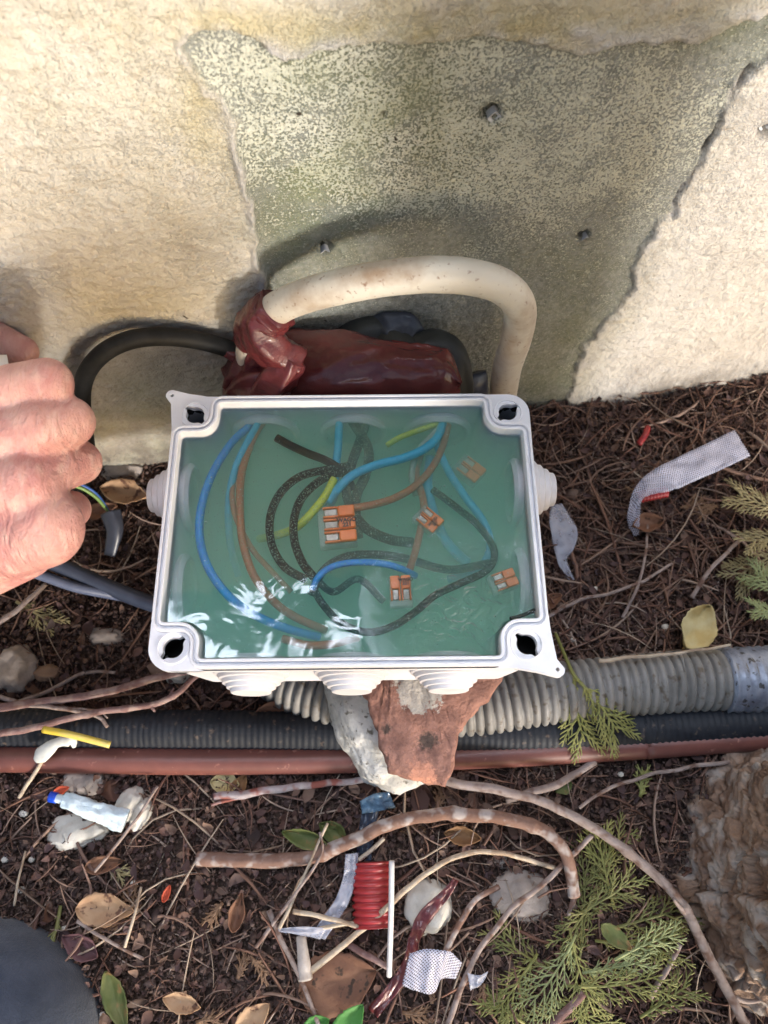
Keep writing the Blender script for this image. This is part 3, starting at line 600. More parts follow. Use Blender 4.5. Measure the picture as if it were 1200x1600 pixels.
# ------------------------------------------------------------------ brick and rock carrying the box
def outline_solid(name, pts, z0, z1, mat, rough_amp=0.001, extra=0.0, seed=1, step=0.0018):
    """solid with a traced outline: fine top grid with relief, sides going down"""
    pts = np.array(pts, float); lo = pts.min(0) - 0.002; hi = pts.max(0) + 0.002
    closed = np.vstack([pts, pts[:1]]); b, _ = resample(closed, step); b = b[:-1]
    b = b + 0.0011 * np.stack([fbm(b[:, 0] * 160, b[:, 1] * 160, seed, 3), fbm(b[:, 0] * 160, b[:, 1] * 160, seed + 5, 3)], 1)
    cen = b.mean(0); nb_ = len(b); V = []; F = []
    rr = np.array([0.0, 0.0, 1.0]); levels = [(1.0, z0), (1.01, (z0 + z1) / 2), (1.005, z1 - 0.0025), (0.985, z1 - 0.0006)]
    ks = list(np.linspace(0.95, 0.05, 18))
    levels += [(k, z1) for k in ks]
    for k, z in levels:
        q = cen + (b - cen) * k; d = rough_amp * fbm(q[:, 0] * 130, q[:, 1] * 130, z * 130 + seed, 4, 0.6)
        jx = 0.6 * rough_amp * fbm(q[:, 0] * 200, z * 200, q[:, 1] * 200 + seed, 3); 
        for (x, y), dz, dx in zip(q, d, jx): V.append((x + dx, y + dx * 0.7, z + (dz if z > z0 else 0)))
    for k in range(len(levels) - 1):
        for i in range(nb_): j = (i + 1) % nb_; F.append((k * nb_ + i, k * nb_ + j, (k + 1) * nb_ + j, (k + 1) * nb_ + i))
    F.append(tuple((len(levels) - 1) * nb_ + i for i in range(nb_))); F.append(tuple(range(nb_))[::-1])
    return mesh(name, V, F, mat)
BT = 0.0655
bp_ = [P(a, b, BT)[:2] for a, b in ((572, 1085), (580, 1115), (590, 1145), (600, 1178), (612, 1206), (640, 1214), (668, 1220), (699, 1226), (710, 1190), (715, 1150), (735, 1118), (762, 1092), (793, 1048))] + [np.array([0.055, 0.085]), np.array([0.045, 0.15]), np.array([-0.05, 0.155]), np.array([-0.06, 0.10]), np.array([-0.025, 0.07])]
m = M_brick; nt = m.node_tree
brick = outline_solid('brick_fragment', bp_, BT - 0.017, BT, m, 0.0015, seed=3)
tag(brick, 'broken red brick fragment sticking out under the junction box', 'brick')
# mortar smear on the brick: worn pale patches in its own material
bs = nt.nodes['Principled BSDF']; L = nt.links; src = bs.inputs['Base Color'].links[0].from_socket
tc = nt.nodes.new('ShaderNodeTexCoord')
def patchmix(src, centre, rad, colr, nscale=120, thr=0.5, soft=0.2, nt=nt, L=L, tc=tc):
    vd = nt.nodes.new('ShaderNodeVectorMath'); vd.operation = 'DISTANCE'; L.new(tc.outputs['Object'], vd.inputs[0]); vd.inputs[1].default_value = centre
    mr = nt.nodes.new('ShaderNodeMapRange'); mr.inputs['From Min'].default_value = rad; mr.inputs['From Max'].default_value = 0; L.new(vd.outputs['Value'], mr.inputs['Value'])
    n = node(nt, 'ShaderNodeTexNoise', Scale=nscale, Detail=6.0, Roughness=0.7); L.new(tc.outputs['Object'], n.inputs['Vector'])
    a = nt.nodes.new('ShaderNodeMath'); a.operation = 'MULTIPLY_ADD'; L.new(mr.outputs[0], a.inputs[0]); a.inputs[1].default_value = 0.55; L.new(n.outputs['Fac'], a.inputs[2])
    r = nt.nodes.new('ShaderNodeMapRange'); r.inputs['From Min'].default_value = thr + 0.2; r.inputs['From Max'].default_value = thr + 0.2 + soft; L.new(a.outputs[0], r.inputs['Value'])
    x = nt.nodes.new('ShaderNodeMix'); x.data_type = 'RGBA'; L.new(r.outputs[0], x.inputs['Factor']); L.new(src, x.inputs['A']); x.inputs['B'].default_value = (*colr, 1); return x.outputs['Result']
bo = np.array(brick.location)
src = patchmix(src, tuple(P(655, 1072, BT) - bo), 0.020, (0.50, 0.46, 0.42), 160, 0.52, 0.05)
src = patchmix(src, tuple(P(668, 1160, BT) - bo), 0.009, (0.10, 0.07, 0.06), 220, 0.56, 0.15)
src = patchmix(src, tuple(P(605, 1138, BT) - bo), 0.005, (0.10, 0.07, 0.06), 200, 0.56, 0.15)
src = patchmix(src, tuple(P(660, 1212, BT) - bo), 0.013, (0.50, 0.24, 0.17), 260, 0.55, 0.12)
L.new(src, bs.inputs['Base Color'])

def stone(name, c, dims, mat, seed=1, rot=0, amp=0.12, sub=4, freq=1.6, ang=0.0):
    bm = bmesh.new(); bmesh.ops.create_icosphere(bm, subdivisions=sub, radius=1.0)
    V = np.array([v.co[:] for v in bm.verts]); F = [tuple(v.index for v in f.verts) for f in bm.faces]; bm.free()
    k = 1 + amp * fbm(V[:, 0] * freq + seed, V[:, 1] * freq, V[:, 2] * freq + seed * 2, 4, 0.5)
    V = V * k[:, None]
    if ang: V = np.sign(V) * np.abs(V) ** (1 - ang)
    V = V * np.array(dims) / 2; cs, sn = math.cos(R(rot)), math.sin(R(rot))
    V = np.stack([V[:, 0] * cs - V[:, 1] * sn, V[:, 0] * sn + V[:, 1] * cs, V[:, 2]], 1) + c
    return mesh(name, V, F, mat)
c = P(598, 1118, 0.030); c[2] = 0.0225
rock = stone('rock', c + np.array([0.001, 0.015, 0]), (0.058, 0.098, 0.053), M_rock, seed=5, rot=14, amp=0.13, sub=6, freq=1.7, ang=0.22)
tag(rock, 'pale pitted rock wedged beneath the brick fragment', 'rock')

# ------------------------------------------------------------------ hoses and pipe along the ground
def extend(pts, l=0.6, r=0.6):
    p = np.array(pts); a = p[0] + (p[0] - p[1]) / np.linalg.norm(p[0] - p[1]) * l; b = p[-1] + (p[-1] - p[-2]) / np.linalg.norm(p[-1] - p[-2]) * r
    return np.vstack([a, p, b])
pts = extend(pxpath([(0, 1186), (300, 1190), (560, 1187), (800, 1178), (1000, 1166), (1200, 1152)], 0.009))
sp, _ = resample(spline(pts, 10), 0.004)
mb = MB(); mb.add(*sweep(sp, lambda i, t, th: 0.0068 * (1 + 0.10 * np.exp(-((np.mod(th - 5.3 + math.pi, 6.2832) - math.pi) / 0.25) ** 2) + 0.05 * np.cos(2 * th)), 28))
o = mb.build('drain_pipe', M_brownpipe); tag(o, 'smooth red brown plastic pipe lying on the soil, lowest of the three', 'pipe')
pts = extend(pxpath([(0, 1138), (250, 1141), (400, 1142), (600, 1146), (800, 1146), (1000, 1138), (1200, 1126)], 0.010))
sp, tt = resample(spline(pts, 10), 0.0009)
def rb(i, t, th): return 0.0098 * (1 + 0.05 * (0.5 + 0.5 * math.cos(i * 0.0009 / 0.0032 * 2 * math.pi))) * (1 + 0.018 * np.cos(32 * th))
mb = MB(); mb.add(*sweep(sp, rb, 72)); o = mb.build('black_hose', M_blackhose); tag(o, 'black ribbed hose behind the red brown pipe', 'hose')
pts = extend(pxpath([(420, 1040, 0.004), (460, 1068, 0.010), (525, 1092, 0.014), (620, 1105, 0.016), (740, 1102, 0.018), (850, 1085, 0.020), (960, 1073, 0.020), (1080, 1064, 0.020), (1200, 1060, 0.020)]), 0.02, 0.5)
sp, tt = resample(spline(pts, 10), 0.0006)
HR, PIT = 0.0155, 0.0046
def rg(i, t, th):
    ph = (i * 0.0006 / PIT) % 1.0; x = abs(ph - 0.5) * 2
    return HR * (1 - 0.26 * (1 - math.sqrt(max(0, 1 - x ** 2.4))))
hose = empty('corrugated_hose', tuple(P(850, 1085, 0)), 'grey corrugated hose running out from under the box to the right edge', 'hose')
mb = MB(); mb.add(*sweep(sp, rg, 44)); mb.build('hose_body', M_hose, hose)
xs = sp[:, 0]; i0 = int(np.argmin(np.abs(xs - P(1128, 1060, 0.02)[0]))); tp = sp[i0::2][:420]
def rt(i, t, th): return 0.0162 + 0.0005 * math.cos(i * 0.0012 / 0.0050 * 2 * math.pi) + 0.0006 * fbm(np.cos(th) * 2 + i * 0.05, np.sin(th) * 2, 3, 3)
mb = MB(); mb.add(*sweep(tp, rt, 44)); o = mb.build('tape_wrap', M_silver, hose); o['label'] = 'shiny silver blue tape wrapped round the hose end'

# ------------------------------------------------------------------ cables behind the box
CR = 0.0068
pts = np.array([W(*q) for q in ((392, 590, .018), (392, 550, .018), (402, 514, .018), (430, 484, .020), (475, 463, .024), (540, 446, .028), (610, 434, .032), (680, 429, .035), (740, 434, .037), (788, 450, .038), (812, 482, .038), (806, 530, .037), (792, 575, .037), (785, 625, .037), (783, 665, .037))])
pts = np.vstack([pts, [pts[-1] + np.array([0.003, 0.002, -0.045])]])
sp, _ = resample(spline(pts, 10), 0.0016)
mb = MB(); mb.add(*sweep(sp, lambda i, t, th: CR * (1 + 0.012 * noise(i * 0.08, 0, 1) + 0.01 * noise(i * 0.3, np.cos(th) * 2, np.sin(th) * 2)), 32))
o = mb.build('cream_cable', M_cream); tag(o, 'thick cream cable arching over the maroon bundle against the wall', 'cable')
pts = np.array([W(*q) for q in ((430, 575, .016), (395, 560, .014), (360, 546, .012), (310, 532, .011), (255, 526, .011), (205, 531, .012), (165, 549, .014), (138, 578, .016), (128, 612, .018), (130, 655, .020), (136, 710, .020))] + [P(130, 760, 0.006), P(110, 800, 0.002)])
sp, _ = resample(spline(pts, 10), 0.0016); mb = MB(); mb.add(*sweep(sp, 0.0041, 20)); o = mb.build('black_cable', M_black)
tag(o, 'black cable curving from the maroon bundle down behind the hand', 'cable')
def cable(pts, r, mat, name, label, cat='cable', z=None, seg=14):
    sp, _ = resample(spline(pxpath(pts, z), 8), 0.0015); mb = MB(); mb.add(*sweep(sp, r, seg)); o = mb.build(name, mat); tag(o, label, cat); return o
cable([(-150, 800, 0.05), (20, 850, 0.04), (80, 878, 0.030), (140, 905, 0.022), (200, 930, 0.016), (260, 952, 0.014), (340, 985, 0.012), (460, 1000, 0.008)], 0.0043, M_bluecable, 'power_cable', 'thicker dark blue cable running under the left side of the box')
cable([(-150, 850, 0.04), (20, 885, 0.034), (70, 901, 0.03), (120, 918, 0.025), (180, 930, 0.016), (240, 942, 0.006), (330, 990, 0.003)], 0.0027, M_greycable, 'thin_cable', 'thinner pale blue cable beside the dark blue one')
tail = empty('taped_cable_end', tuple(P(180, 840, 0)), 'dark taped cable end with thin blue and green cores below the hand', 'cable end')
mb = MB(); sp, _ = resample(spline(pxpath([(172, 800, 0.022), (180, 830, 0.019), (172, 868, 0.012)]), 8), 0.001)
mb.add(*sweep(sp, lambda i, t, th: 0.0055 * (1 - 0.45 * t) * (1 + 0.15 * np.cos(3 * th + i * 0.1)), 16, flat=0.6)); mb.build('tape_wrap', M_bluetape, tail)
for cc, off in (('blue', 0), ('yellow', 5)):
    sp, _ = resample(spline(pxpath([(110, 752 + off, 0.04), (132, 760 + off, 0.034), (152, 774 + off, 0.028), (170, 800, 0.022)]), 8), 0.001)
    mb = MB(); mb.add(*sweep(sp, 0.0010, 8)); mb.build('core_wire', pm('core_' + cc, (0.03, 0.09, 0.32), rough=0.5) if cc == 'blue' else pm('core_' + cc, (0.12, 0.20, 0.05), rough=0.5), tail)

# maroon taped splice bundle
bundle = empty('taped_bundle', tuple(P(580, 580, 0.05)), 'glossy maroon taped cable splice between the box and the wall', 'taped bundle')
def patchsurf(rows, nx_=10, ny_=10):
    """rows: list of equal-length rows of 3D control points; Catmull-Rom both ways"""
    rs = [spline(r, ny_) for r in rows]; cols = np.array(rs); res = np.array([spline(cols[:, j], nx_) for j in range(cols.shape[1])]); return res.transpose(1, 0, 2)
zt = 0.116
rows = []                                      # each row runs from the wall side over the top and down to the box side
for (x, yt, yf, zt_, sh) in ((432, 528, 640, 0.104, 0), (446, 514, 640, 0.113, 0), (500, 517, 640, 0.117, 0), (560, 524, 640, 0.118, 0), (620, 535, 640, 0.117, 0), (680, 546, 640, 0.115, 0), (703, 552, 640, 0.113, 0), (722, 598, 640, 0.108, 0)):
    a = P(x, yt, zt_); b = P(x - 2, yt + (612 - yt) * 0.38, zt_ + 0.003); c_ = P(x - 3, 608, zt_ - 0.004); d_ = P(x - 3, 640, zt_ - 0.02)
    rows.append([a + np.array([0, 0.003, -0.055]), a + np.array([0, 0.004, -0.03]), a + np.array([0, 0.0025, -0.008]), a, b, c_, d_, d_ + np.array([0, 0, -0.03])])
G = patchsurf(rows, 14, 10); ny1, nx1 = G.shape[:2]
uu_, vv_ = np.meshgrid(np.arange(nx1), np.arange(ny1)); 
crease = 0.6 * 0.0017 * (1 - np.abs(noise(uu_ * 0.13 + 0.02 * vv_, vv_ * 0.028, 3)) * 3.0) + 0.0010 * fbm(uu_ * 0.14, vv_ * 0.07, 8, 4) + 0.0004 * (1 - np.abs(noise(uu_ * 0.24 + 0.06 * vv_, vv_ * 0.05, 13)) * 4.0)
G[..., 2] += crease; G[..., 1] += 0.4 * crease
mb = MB(); V = G.reshape(-1, 3); F = gridfaces(nx1, ny1); F = [tuple(f) for f in F]
mb.add(V, F)
for row in (0, ny1 - 1): mb.F.append(tuple(row * nx1 + i for i in range(nx1)))
M_tape2 = pm('maroon_tape_wrap', (0.15, 0.030, 0.029), (0.11, 0.021, 0.023), 60, rough=0.26, bump=0.0008, bscale=90, coat=0.3)
o = mb.build('tape_wrapping', M_tape2, bundle); sm = o.modifiers.new('thick', 'SOLIDIFY'); sm.thickness = 0.0012
def twisted(path, rad, name, mat, nr=7, depth=0.18, twist=1.5, flat=0.8, seg=48, ph=0.0):
    sp, _ = resample(spline(path, 10), 0.0007); n_ = len(sp)
    def f(i, t, th):
        r_ = np.interp(t, np.linspace(0, 1, len(rad)), rad)
        a = th * nr + twist * t * 6.28 + ph
        return r_ * (1 - depth * np.abs(np.sin(a / 2)) ** 0.7 + 0.10 * noise(np.cos(th) * 1.8 + t * 3, np.sin(th) * 1.8, t * 4 + ph))
    mb = MB(); mb.add(*sweep(sp, f, seg, flat=flat)); return mb.build(name, mat, bundle)
twisted(np.array([W(*q) for q in ((352, 544, .012), (375, 552, .013), (400, 562, .016), (425, 570, .020), (462, 580, .026))]), [0.0046, 0.0075, 0.0095, 0.011, 0.015], 'tape_twist', M_tape, 7, 0.22, 0.7)
twisted(np.array([W(*q) for q in ((358, 620, .024), (385, 602, .028), (412, 594, .030), (445, 596, .030))]), [0.006, 0.0095, 0.012, 0.012], 'tape_twist', M_tape, 6, 0.25, 0.5, ph=2)
twisted(np.array([W(*q) for q in ((432, 484, .0205), (414, 503, .021), (412, 522, .024), (428, 545, .028), (455, 566, .030))]), [0.0098, 0.0108, 0.0102, 0.0088, 0.010], 'tape_twist', M_tape, 5, 0.18, 0.9, flat=1.0, ph=1)
twisted(np.array([W(*q) for q in ((395, 630, .034), (412, 612, .034), (436, 585, .034), (456, 556, .030))]), [0.010, 0.011, 0.011, 0.009], 'tape_twist', M_tape, 5, 0.22, 0.6, ph=3)
twisted(np.array([W(*q) for q in ((399, 528, .018), (402, 514, .018), (412, 500, .019), (428, 486.5, .020))]), [0.0100, 0.0104, 0.0102, 0.0099], 'tape_sleeve', M_tape, 4, 0.05, 0.6, flat=1.0, ph=1)
twisted(np.array([W(*q) for q in ((372, 600, .020), (392, 575, .020), (398, 548, .020), (405, 535, .022))]), [0.011, 0.012, 0.0085, 0.0045], 'tape_twist', M_tape, 6, 0.25, 0.8, flat=0.9, ph=4)
# black rubber tape lumps behind and under the bundle
rub = empty('rubber_tape_lump', tuple(P(640, 520, 0.02)), 'folded black rubber tape sticking out behind the maroon bundle', 'rubber tape')
for pts, rr in (([(525, 545, 0.10), (560, 522, 0.104), (600, 520, 0.104), (640, 545, 0.10)], [0.006, 0.009, 0.009, 0.007]),
                ([(590, 560, 0.10), (608, 536, 0.105), (632, 548, 0.106), (640, 575, 0.10)], [0.004, 0.0075, 0.0075, 0.006]),
                ([(640, 560, 0.104), (662, 542, 0.106), (695, 545, 0.104), (712, 575, 0.098), (716, 630, 0.08)], [0.006, 0.0085, 0.0085, 0.0085, 0.008])):
    sp, _ = resample(spline(pxpath(pts), 10), 0.001)
    mb = MB(); mb.add(*sweep(sp, lambda i, t, th: np.interp(t, np.linspace(0, 1, len(rr)), rr) * (1 + 0.12 * noise(np.cos(th) * 1.5 + i * 0.04, np.sin(th) * 1.5, i * 0.05)), 28, flat=0.85)); mb.build('tape_fold', M_rubber, rub)
rows = []
for (x, y, z) in ((568, 516, 0.106), (580, 494, 0.110), (605, 486, 0.114), (636, 488, 0.114), (655, 500, 0.111), (668, 528, 0.104)):
    a = P(x, y, z); f_ = P(600 + (x - 600) * 0.9, 525 + (x - 570) * 0.14, z - 0.004); rows.append([a + np.array([0, 0.002, -0.05]), a + np.array([0, 0.002, -0.012]), a, (a + f_) / 2 + np.array([0, 0, 0.001]), f_, f_ + np.array([0, -0.002, -0.01])])
G = patchsurf(rows, 8, 6); uu_, vv_ = np.meshgrid(np.arange(G.shape[1]), np.arange(G.shape[0])); G[..., 2] += 0.0012 * fbm(uu_ * 0.15, vv_ * 0.12, 5, 3)
mb = MB(); mb.add(G.reshape(-1, 3), [tuple(f) for f in gridfaces(G.shape[1], G.shape[0])]); o = mb.build('tape_flap', M_bluetape, rub); sm = o.modifiers.new('thick', 'SOLIDIFY'); sm.thickness = 0.001
sp, _ = resample(spline(pxpath([(655, 590, 0.06), (650, 600, 0.03), (640, 620, 0.0)]), 8), 0.002); mb = MB(); mb.add(*sweep(sp, 0.012, 18)); mb.build('tape_fold', M_rubber, rub)
sp, _ = resample(spline(pxpath([(738, 585, 0.06), (742, 610, 0.05), (745, 650, 0.0)]), 8), 0.002); mb = MB(); mb.add(*sweep(sp, 0.008, 14, flat=0.5)); mb.build('tape_tail', M_bluetape, rub)

# ------------------------------------------------------------------ hand and knee of the person
M_skin = pm('skin', (0.52, 0.275, 0.235), (0.46, 0.205, 0.185), 60, rough=0.5, bump=0.0007, bscale=420, sss=0.15, c3=(0.57, 0.34, 0.29), s3=170, lo3=0.5, hi3=0.72, lo=0.42, hi=0.6, stretch=(1.6, 0.7, 1))
M_denim = pm('denim', (0.030, 0.042, 0.072), (0.055, 0.070, 0.11), 90, rough=0.9, bump=0.0008, bscale=900, sheen=0.2)
M_sleeve = pm('sleeve', (0.05, 0.055, 0.07), rough=0.9)
def caps(mb, p1, r1, p2, r2, seg=20):
    p1, p2 = np.asarray(p1, float), np.asarray(p2, float); ax = p2 - p1; Ln = np.linalg.norm(ax); ax = ax / Ln
    prof = [(-r1 * math.cos(a), r1 * math.sin(a)) for a in np.linspace(0.02, math.pi / 2, 7)] + [(Ln + r2 * math.sin(a), r2 * math.cos(a)) for a in np.linspace(0, math.pi / 2 - 0.02, 7)]
    path = np.array([p1 + ax * d for d, _ in prof]); rr = np.array([r for _, r in prof])
    u = np.array([0, 0, 1.0]) if abs(ax[2]) < 0.9 else np.array([1.0, 0, 0]); N = u - ax * (u @ ax); N /= np.linalg.norm(N); B = np.cross(ax, N); th = np.linspace(0, 2 * math.pi, seg, endpoint=False)
    V = np.concatenate([path[i] + np.outer(np.cos(th), N) * rr[i] + np.outer(np.sin(th), B) * rr[i] for i in range(len(prof))])
    n_ = len(prof); F = [(i * seg + j, i * seg + (j + 1) % seg, (i + 1) * seg + (j + 1) % seg, (i + 1) * seg + j) for i in range(n_ - 1) for j in range(seg)] + [tuple(range(seg))[::-1], tuple((n_ - 1) * seg + j for j in range(seg))]
    mb.add(V, F)
person = empty('person', tuple(P(-120, 1000, 0)), 'crouching person with bare right hand beside the box and dark denim knee', 'person')
mb = MB()
K = 1 / 1000
def chain(pts):
    q = [(D(a, b, d), r * K) for a, b, d, r in pts]
    for (p1, r1), (p2, r2) in zip(q, q[1:]): caps(mb, p1, r1, p2, r2)
# (px, py, distance, radius mm): knuckle, middle joint, outer joint, tip for each finger
chain([(-60, 655, 0.262, 11.6), (20, 612, 0.258, 9.4), (74, 599, 0.263, 9.0), (70, 606, 0.284, 8.0), (10, 600, 0.300, 7.4)])       # index
chain([(-15, 705, 0.255, 12.0), (50, 671, 0.257, 9.6), (108, 659, 0.267, 9.1), (98, 662, 0.292, 8.0), (35, 650, 0.31, 7.6)])       # middle
chain([(30, 762, 0.254, 12.2), (84, 733, 0.268, 9.0), (124, 722, 0.283, 8.4), (104, 724, 0.306, 7.8), (50, 705, 0.315, 7.2)])     # ring
chain([(62, 822, 0.256, 11.8), (90, 806, 0.274, 8.6), (112, 796, 0.292, 7.4), (90, 795, 0.316, 7.0), (50, 770, 0.32, 6.4)])       # little
chain([(-140, 640, 0.29, 12), (-70, 548, 0.31, 9.6), (-10, 532, 0.318, 8.6), (36, 549, 0.322, 6.6)])                                 # thumb
# palm and back of the hand
for a, b in (((-60, 655, 0.268, 13), (-220, 800, 0.270, 17)), ((-15, 705, 0.262, 16), (-220, 820, 0.268, 18)), ((30, 765, 0.260, 16), (-220, 850, 0.268, 18)), ((66, 826, 0.259, 14.0), (-200, 890, 0.270, 19)), ((40, 800, 0.262, 16), (-200, 870, 0.268, 19)), ((30, 852, 0.268, 13), (-150, 920, 0.275, 17)), ((66, 826, 0.259, 13), (30, 765, 0.257, 13)), ((30, 765, 0.258, 13), (-15, 705, 0.259, 13)), ((-15, 705, 0.259, 13), (-60, 655, 0.264, 12.5)),
             ((0, 720, 0.284, 14), (-190, 800, 0.29, 18)), ((-190, 860, 0.272, 24), (-420, 930, 0.265, 27)), ((-420, 930, 0.265, 27), (-800, 1060, 0.25, 36))):
    caps(mb, D(*a[:3]), a[3] * K, D(*b[:3]), b[3] * K)
hand = mb.build('bare_hand', M_skin, person)
nt = M_skin.node_tree; bpn = [n for n in nt.nodes if n.type == 'BUMP'][0]; vo = node(nt, 'ShaderNodeTexVoronoi', Scale=620.0); vo.feature = 'DISTANCE_TO_EDGE'
wvn = node(nt, 'ShaderNodeTexNoise', Scale=90.0, Detail=3.0, Distortion=1.5); tcn = [n for n in nt.nodes if n.type == 'TEX_COORD'][0]; mpn = node(nt, 'ShaderNodeMapping'); mpn.inputs['Scale'].default_value = (3.0, 0.8, 0.8)
nt.links.new(tcn.outputs['Object'], vo.inputs['Vector']); nt.links.new(tcn.outputs['Object'], mpn.inputs[0]); nt.links.new(mpn.outputs[0], wvn.inputs['Vector'])
b2n = node(nt, 'ShaderNodeBump', Strength=0.6, Distance=0.0004); nt.links.new(vo.outputs['Distance'], b2n.inputs['Height']); nt.links.new(bpn.outputs[0], b2n.inputs['Normal'])
b3n = node(nt, 'ShaderNodeBump', Strength=0.8, Distance=0.0016); nt.links.new(wvn.outputs['Fac'], b3n.inputs['Height']); nt.links.new(b2n.outputs[0], b3n.inputs['Normal']); nt.links.new(b3n.outputs[0], nt.nodes['Principled BSDF'].inputs['Normal'])
rm = hand.modifiers.new('remesh', 'REMESH'); rm.mode = 'VOXEL'; rm.voxel_size = 0.0010; rm.use_smooth_shade = True
sm = hand.modifiers.new('smooth', 'SMOOTH'); sm.iterations = 7; sm.factor = 0.5
# unseen fist and sleeve, added to cast a soft shadow on the wall
mb = MB(); fp = np.array([0.112, -0.135, 0.272]); ax_ = np.array([0.50, -0.84, 0.10]); ax_ /= np.linalg.norm(ax_); sx_ = np.cross(ax_, [0, 0, 1.0]); sx_ /= np.linalg.norm(sx_)
for k in range(4):
    o_ = fp - ax_ * 0.02 + sx_ * (0.033 - 0.022 * k); caps(mb, o_ + ax_ * 0.035, 0.013, o_ - ax_ * 0.012, 0.0115); caps(mb, o_ - ax_ * 0.012, 0.0098, o_ - ax_ * 0.010 - np.array([0, 0, 0.024]), 0.0088); caps(mb, o_ - ax_ * 0.010 - np.array([0, 0, 0.024]), 0.0088, o_ + ax_ * 0.012 - np.array([0, 0, 0.030]), 0.008)
caps(mb, fp + ax_ * 0.02 + sx_ * 0.018, 0.016, fp + ax_ * 0.075 + sx_ * 0.006, 0.022); caps(mb, fp + ax_ * 0.02 - sx_ * 0.018, 0.016, fp + ax_ * 0.075 - sx_ * 0.006, 0.022); caps(mb, fp + ax_ * 0.05 + sx_ * 0.02, 0.013, fp - ax_ * 0.005 + sx_ * 0.046 - np.array([0, 0, 0.014]), 0.010); caps(mb, fp + ax_ * 0.075, 0.025, fp + ax_ * 0.20, 0.029)
shadow_fist = mb.build('bare_hand', M_skin, person); rm = shadow_fist.modifiers.new('remesh', 'REMESH'); rm.mode = 'VOXEL'; rm.voxel_size = 0.0016; rm.use_smooth_shade = True
mb = MB(); caps(mb, fp + ax_ * 0.12, 0.040, fp + ax_ * 0.50, 0.05); mb.build('sleeve', M_sleeve, person)  # sleeve of the added fist, part of the same shadow caster
mb = MB(); caps(mb, D(-560, 975, 0.26), 0.040, D(-1100, 1180, 0.24), 0.05); o = mb.build('sleeve', M_sleeve, person)
mb = MB(); caps(mb, D(-70, 1690, 0.335), 0.066, D(-900, 2300, 0.36), 0.085); caps(mb, D(-70, 1690, 0.335), 0.060, np.array([-0.24, -0.30, 0.02]), 0.05)
leg = mb.build('trouser_leg', M_denim, person); rm = leg.modifiers.new('remesh', 'REMESH'); rm.mode = 'VOXEL'; rm.voxel_size = 0.004; rm.use_smooth_shade = True
sm = leg.modifiers.new('smooth', 'SMOOTH'); sm.iterations = 6
mb = MB(); mb.add(*sweep(spline([D(-60, 590, 0.300), D(-10, 578, 0.298), D(14, 576, 0.300)], 6), 0.0055, 14)); o = mb.build('pale_tool', pm('pale_plastic', (0.66, 0.60, 0.52), rough=0.5)); tag(o, 'pale round plastic end gripped between thumb and fingers', 'tool')

# ------------------------------------------------------------------ tree trunk at the lower right
tree = empty('tree', tuple(P(1268, 1372, 0)), 'tree with peeling layered brown bark at the lower right corner', 'tree')
tc0 = P(1268, 1372, 0); zz_ = np.concatenate([np.arange(-0.02, 0.20, 0.0011), np.linspace(0.205, 1.5, 40)]); seg = 520
th = np.linspace(0, 2 * math.pi, seg, endpoint=False); TH_, ZZ = np.meshgrid(th, zz_)
cx_, cy_ = np.cos(TH_), np.sin(TH_)
R0 = 0.056 + 0.010 * sstep(0.05, -0.01, ZZ) + 0.004 * fbm(cx_ * 2, cy_ * 2, ZZ * 8, 2)
wx = 0.9 * fbm(TH_ * 2.2, ZZ * 22, 3, 3); wz = 1.3 * fbm(TH_ * 2.0, ZZ * 16, 8, 3)
ca_, cb_ = TH_ * 0.056 / 0.030 + 1.0 * wx, ZZ / 0.0170 + 0.9 * wz + 1.2 * np.sin(TH_ * 1.0)
F1 = np.full(ca_.shape, 9.0); F2 = F1.copy(); cid = np.zeros(ca_.shape); sl_ = np.zeros(ca_.shape); ia, ib = np.floor(ca_).astype(int), np.floor(cb_).astype(int)
for da in (-1, 0, 1):
    for db in (-1, 0, 1):
        h_ = _perm[_perm[(ia + da) & 255] + ((ib + db) & 255)]; jx, jy = _g[h_, 0] * 0.42 + 0.5, _g[h_, 1] * 0.42 + 0.5
        dx_, dy_ = ia + da + jx - ca_, ib + db + jy - cb_; d_ = np.hypot(dx_, dy_); near = d_ < F1
        F2 = np.where(near, F1, np.minimum(F2, d_)); cid = np.where(near, h_ / 255.0, cid); sl_ = np.where(near, dx_ * 0.5 - dy_, sl_); F1 = np.where(near, d_, F1)
crk = sstep(0.11, 0.0, F2 - F1)
RR = R0 + 0.0050 * (cid - 0.4) + 0.0020 * sl_ - 0.0040 * crk + 0.0009 * ((cb_ * 2.7 + 1.1 * fbm(TH_ * 3, ZZ * 30, 31, 3)) % 1.0) + 0.0016 * fbm(TH_ * 7, ZZ * 150, 3, 4, 0.65) + 0.0035 * fbm(TH_ * 1.6, ZZ * 14, 12, 2)
V = np.stack([tc0[0] + RR * cx_ + 0.02 * ZZ, tc0[1] + RR * cy_, ZZ], -1).reshape(-1, 3)
ii = np.arange(seg * len(zz_)).reshape(len(zz_), seg); jj = np.roll(ii, -1, axis=1)
F = np.stack([ii[:-1].ravel(), jj[:-1].ravel(), jj[1:].ravel(), ii[1:].ravel()], 1)
M_bark = pm('bark', (0.17, 0.105, 0.075), (0.31, 0.22, 0.17), 70, rough=0.93, bump=0.0016, bscale=420, c3=(0.38, 0.33, 0.30), s3=85, lo3=0.50, hi3=0.62, stretch=(0.7, 0.7, 1.3), spec=0.25, lo=0.38, hi=0.6)
trunk = mesh('trunk', V, F, M_bark, tree)

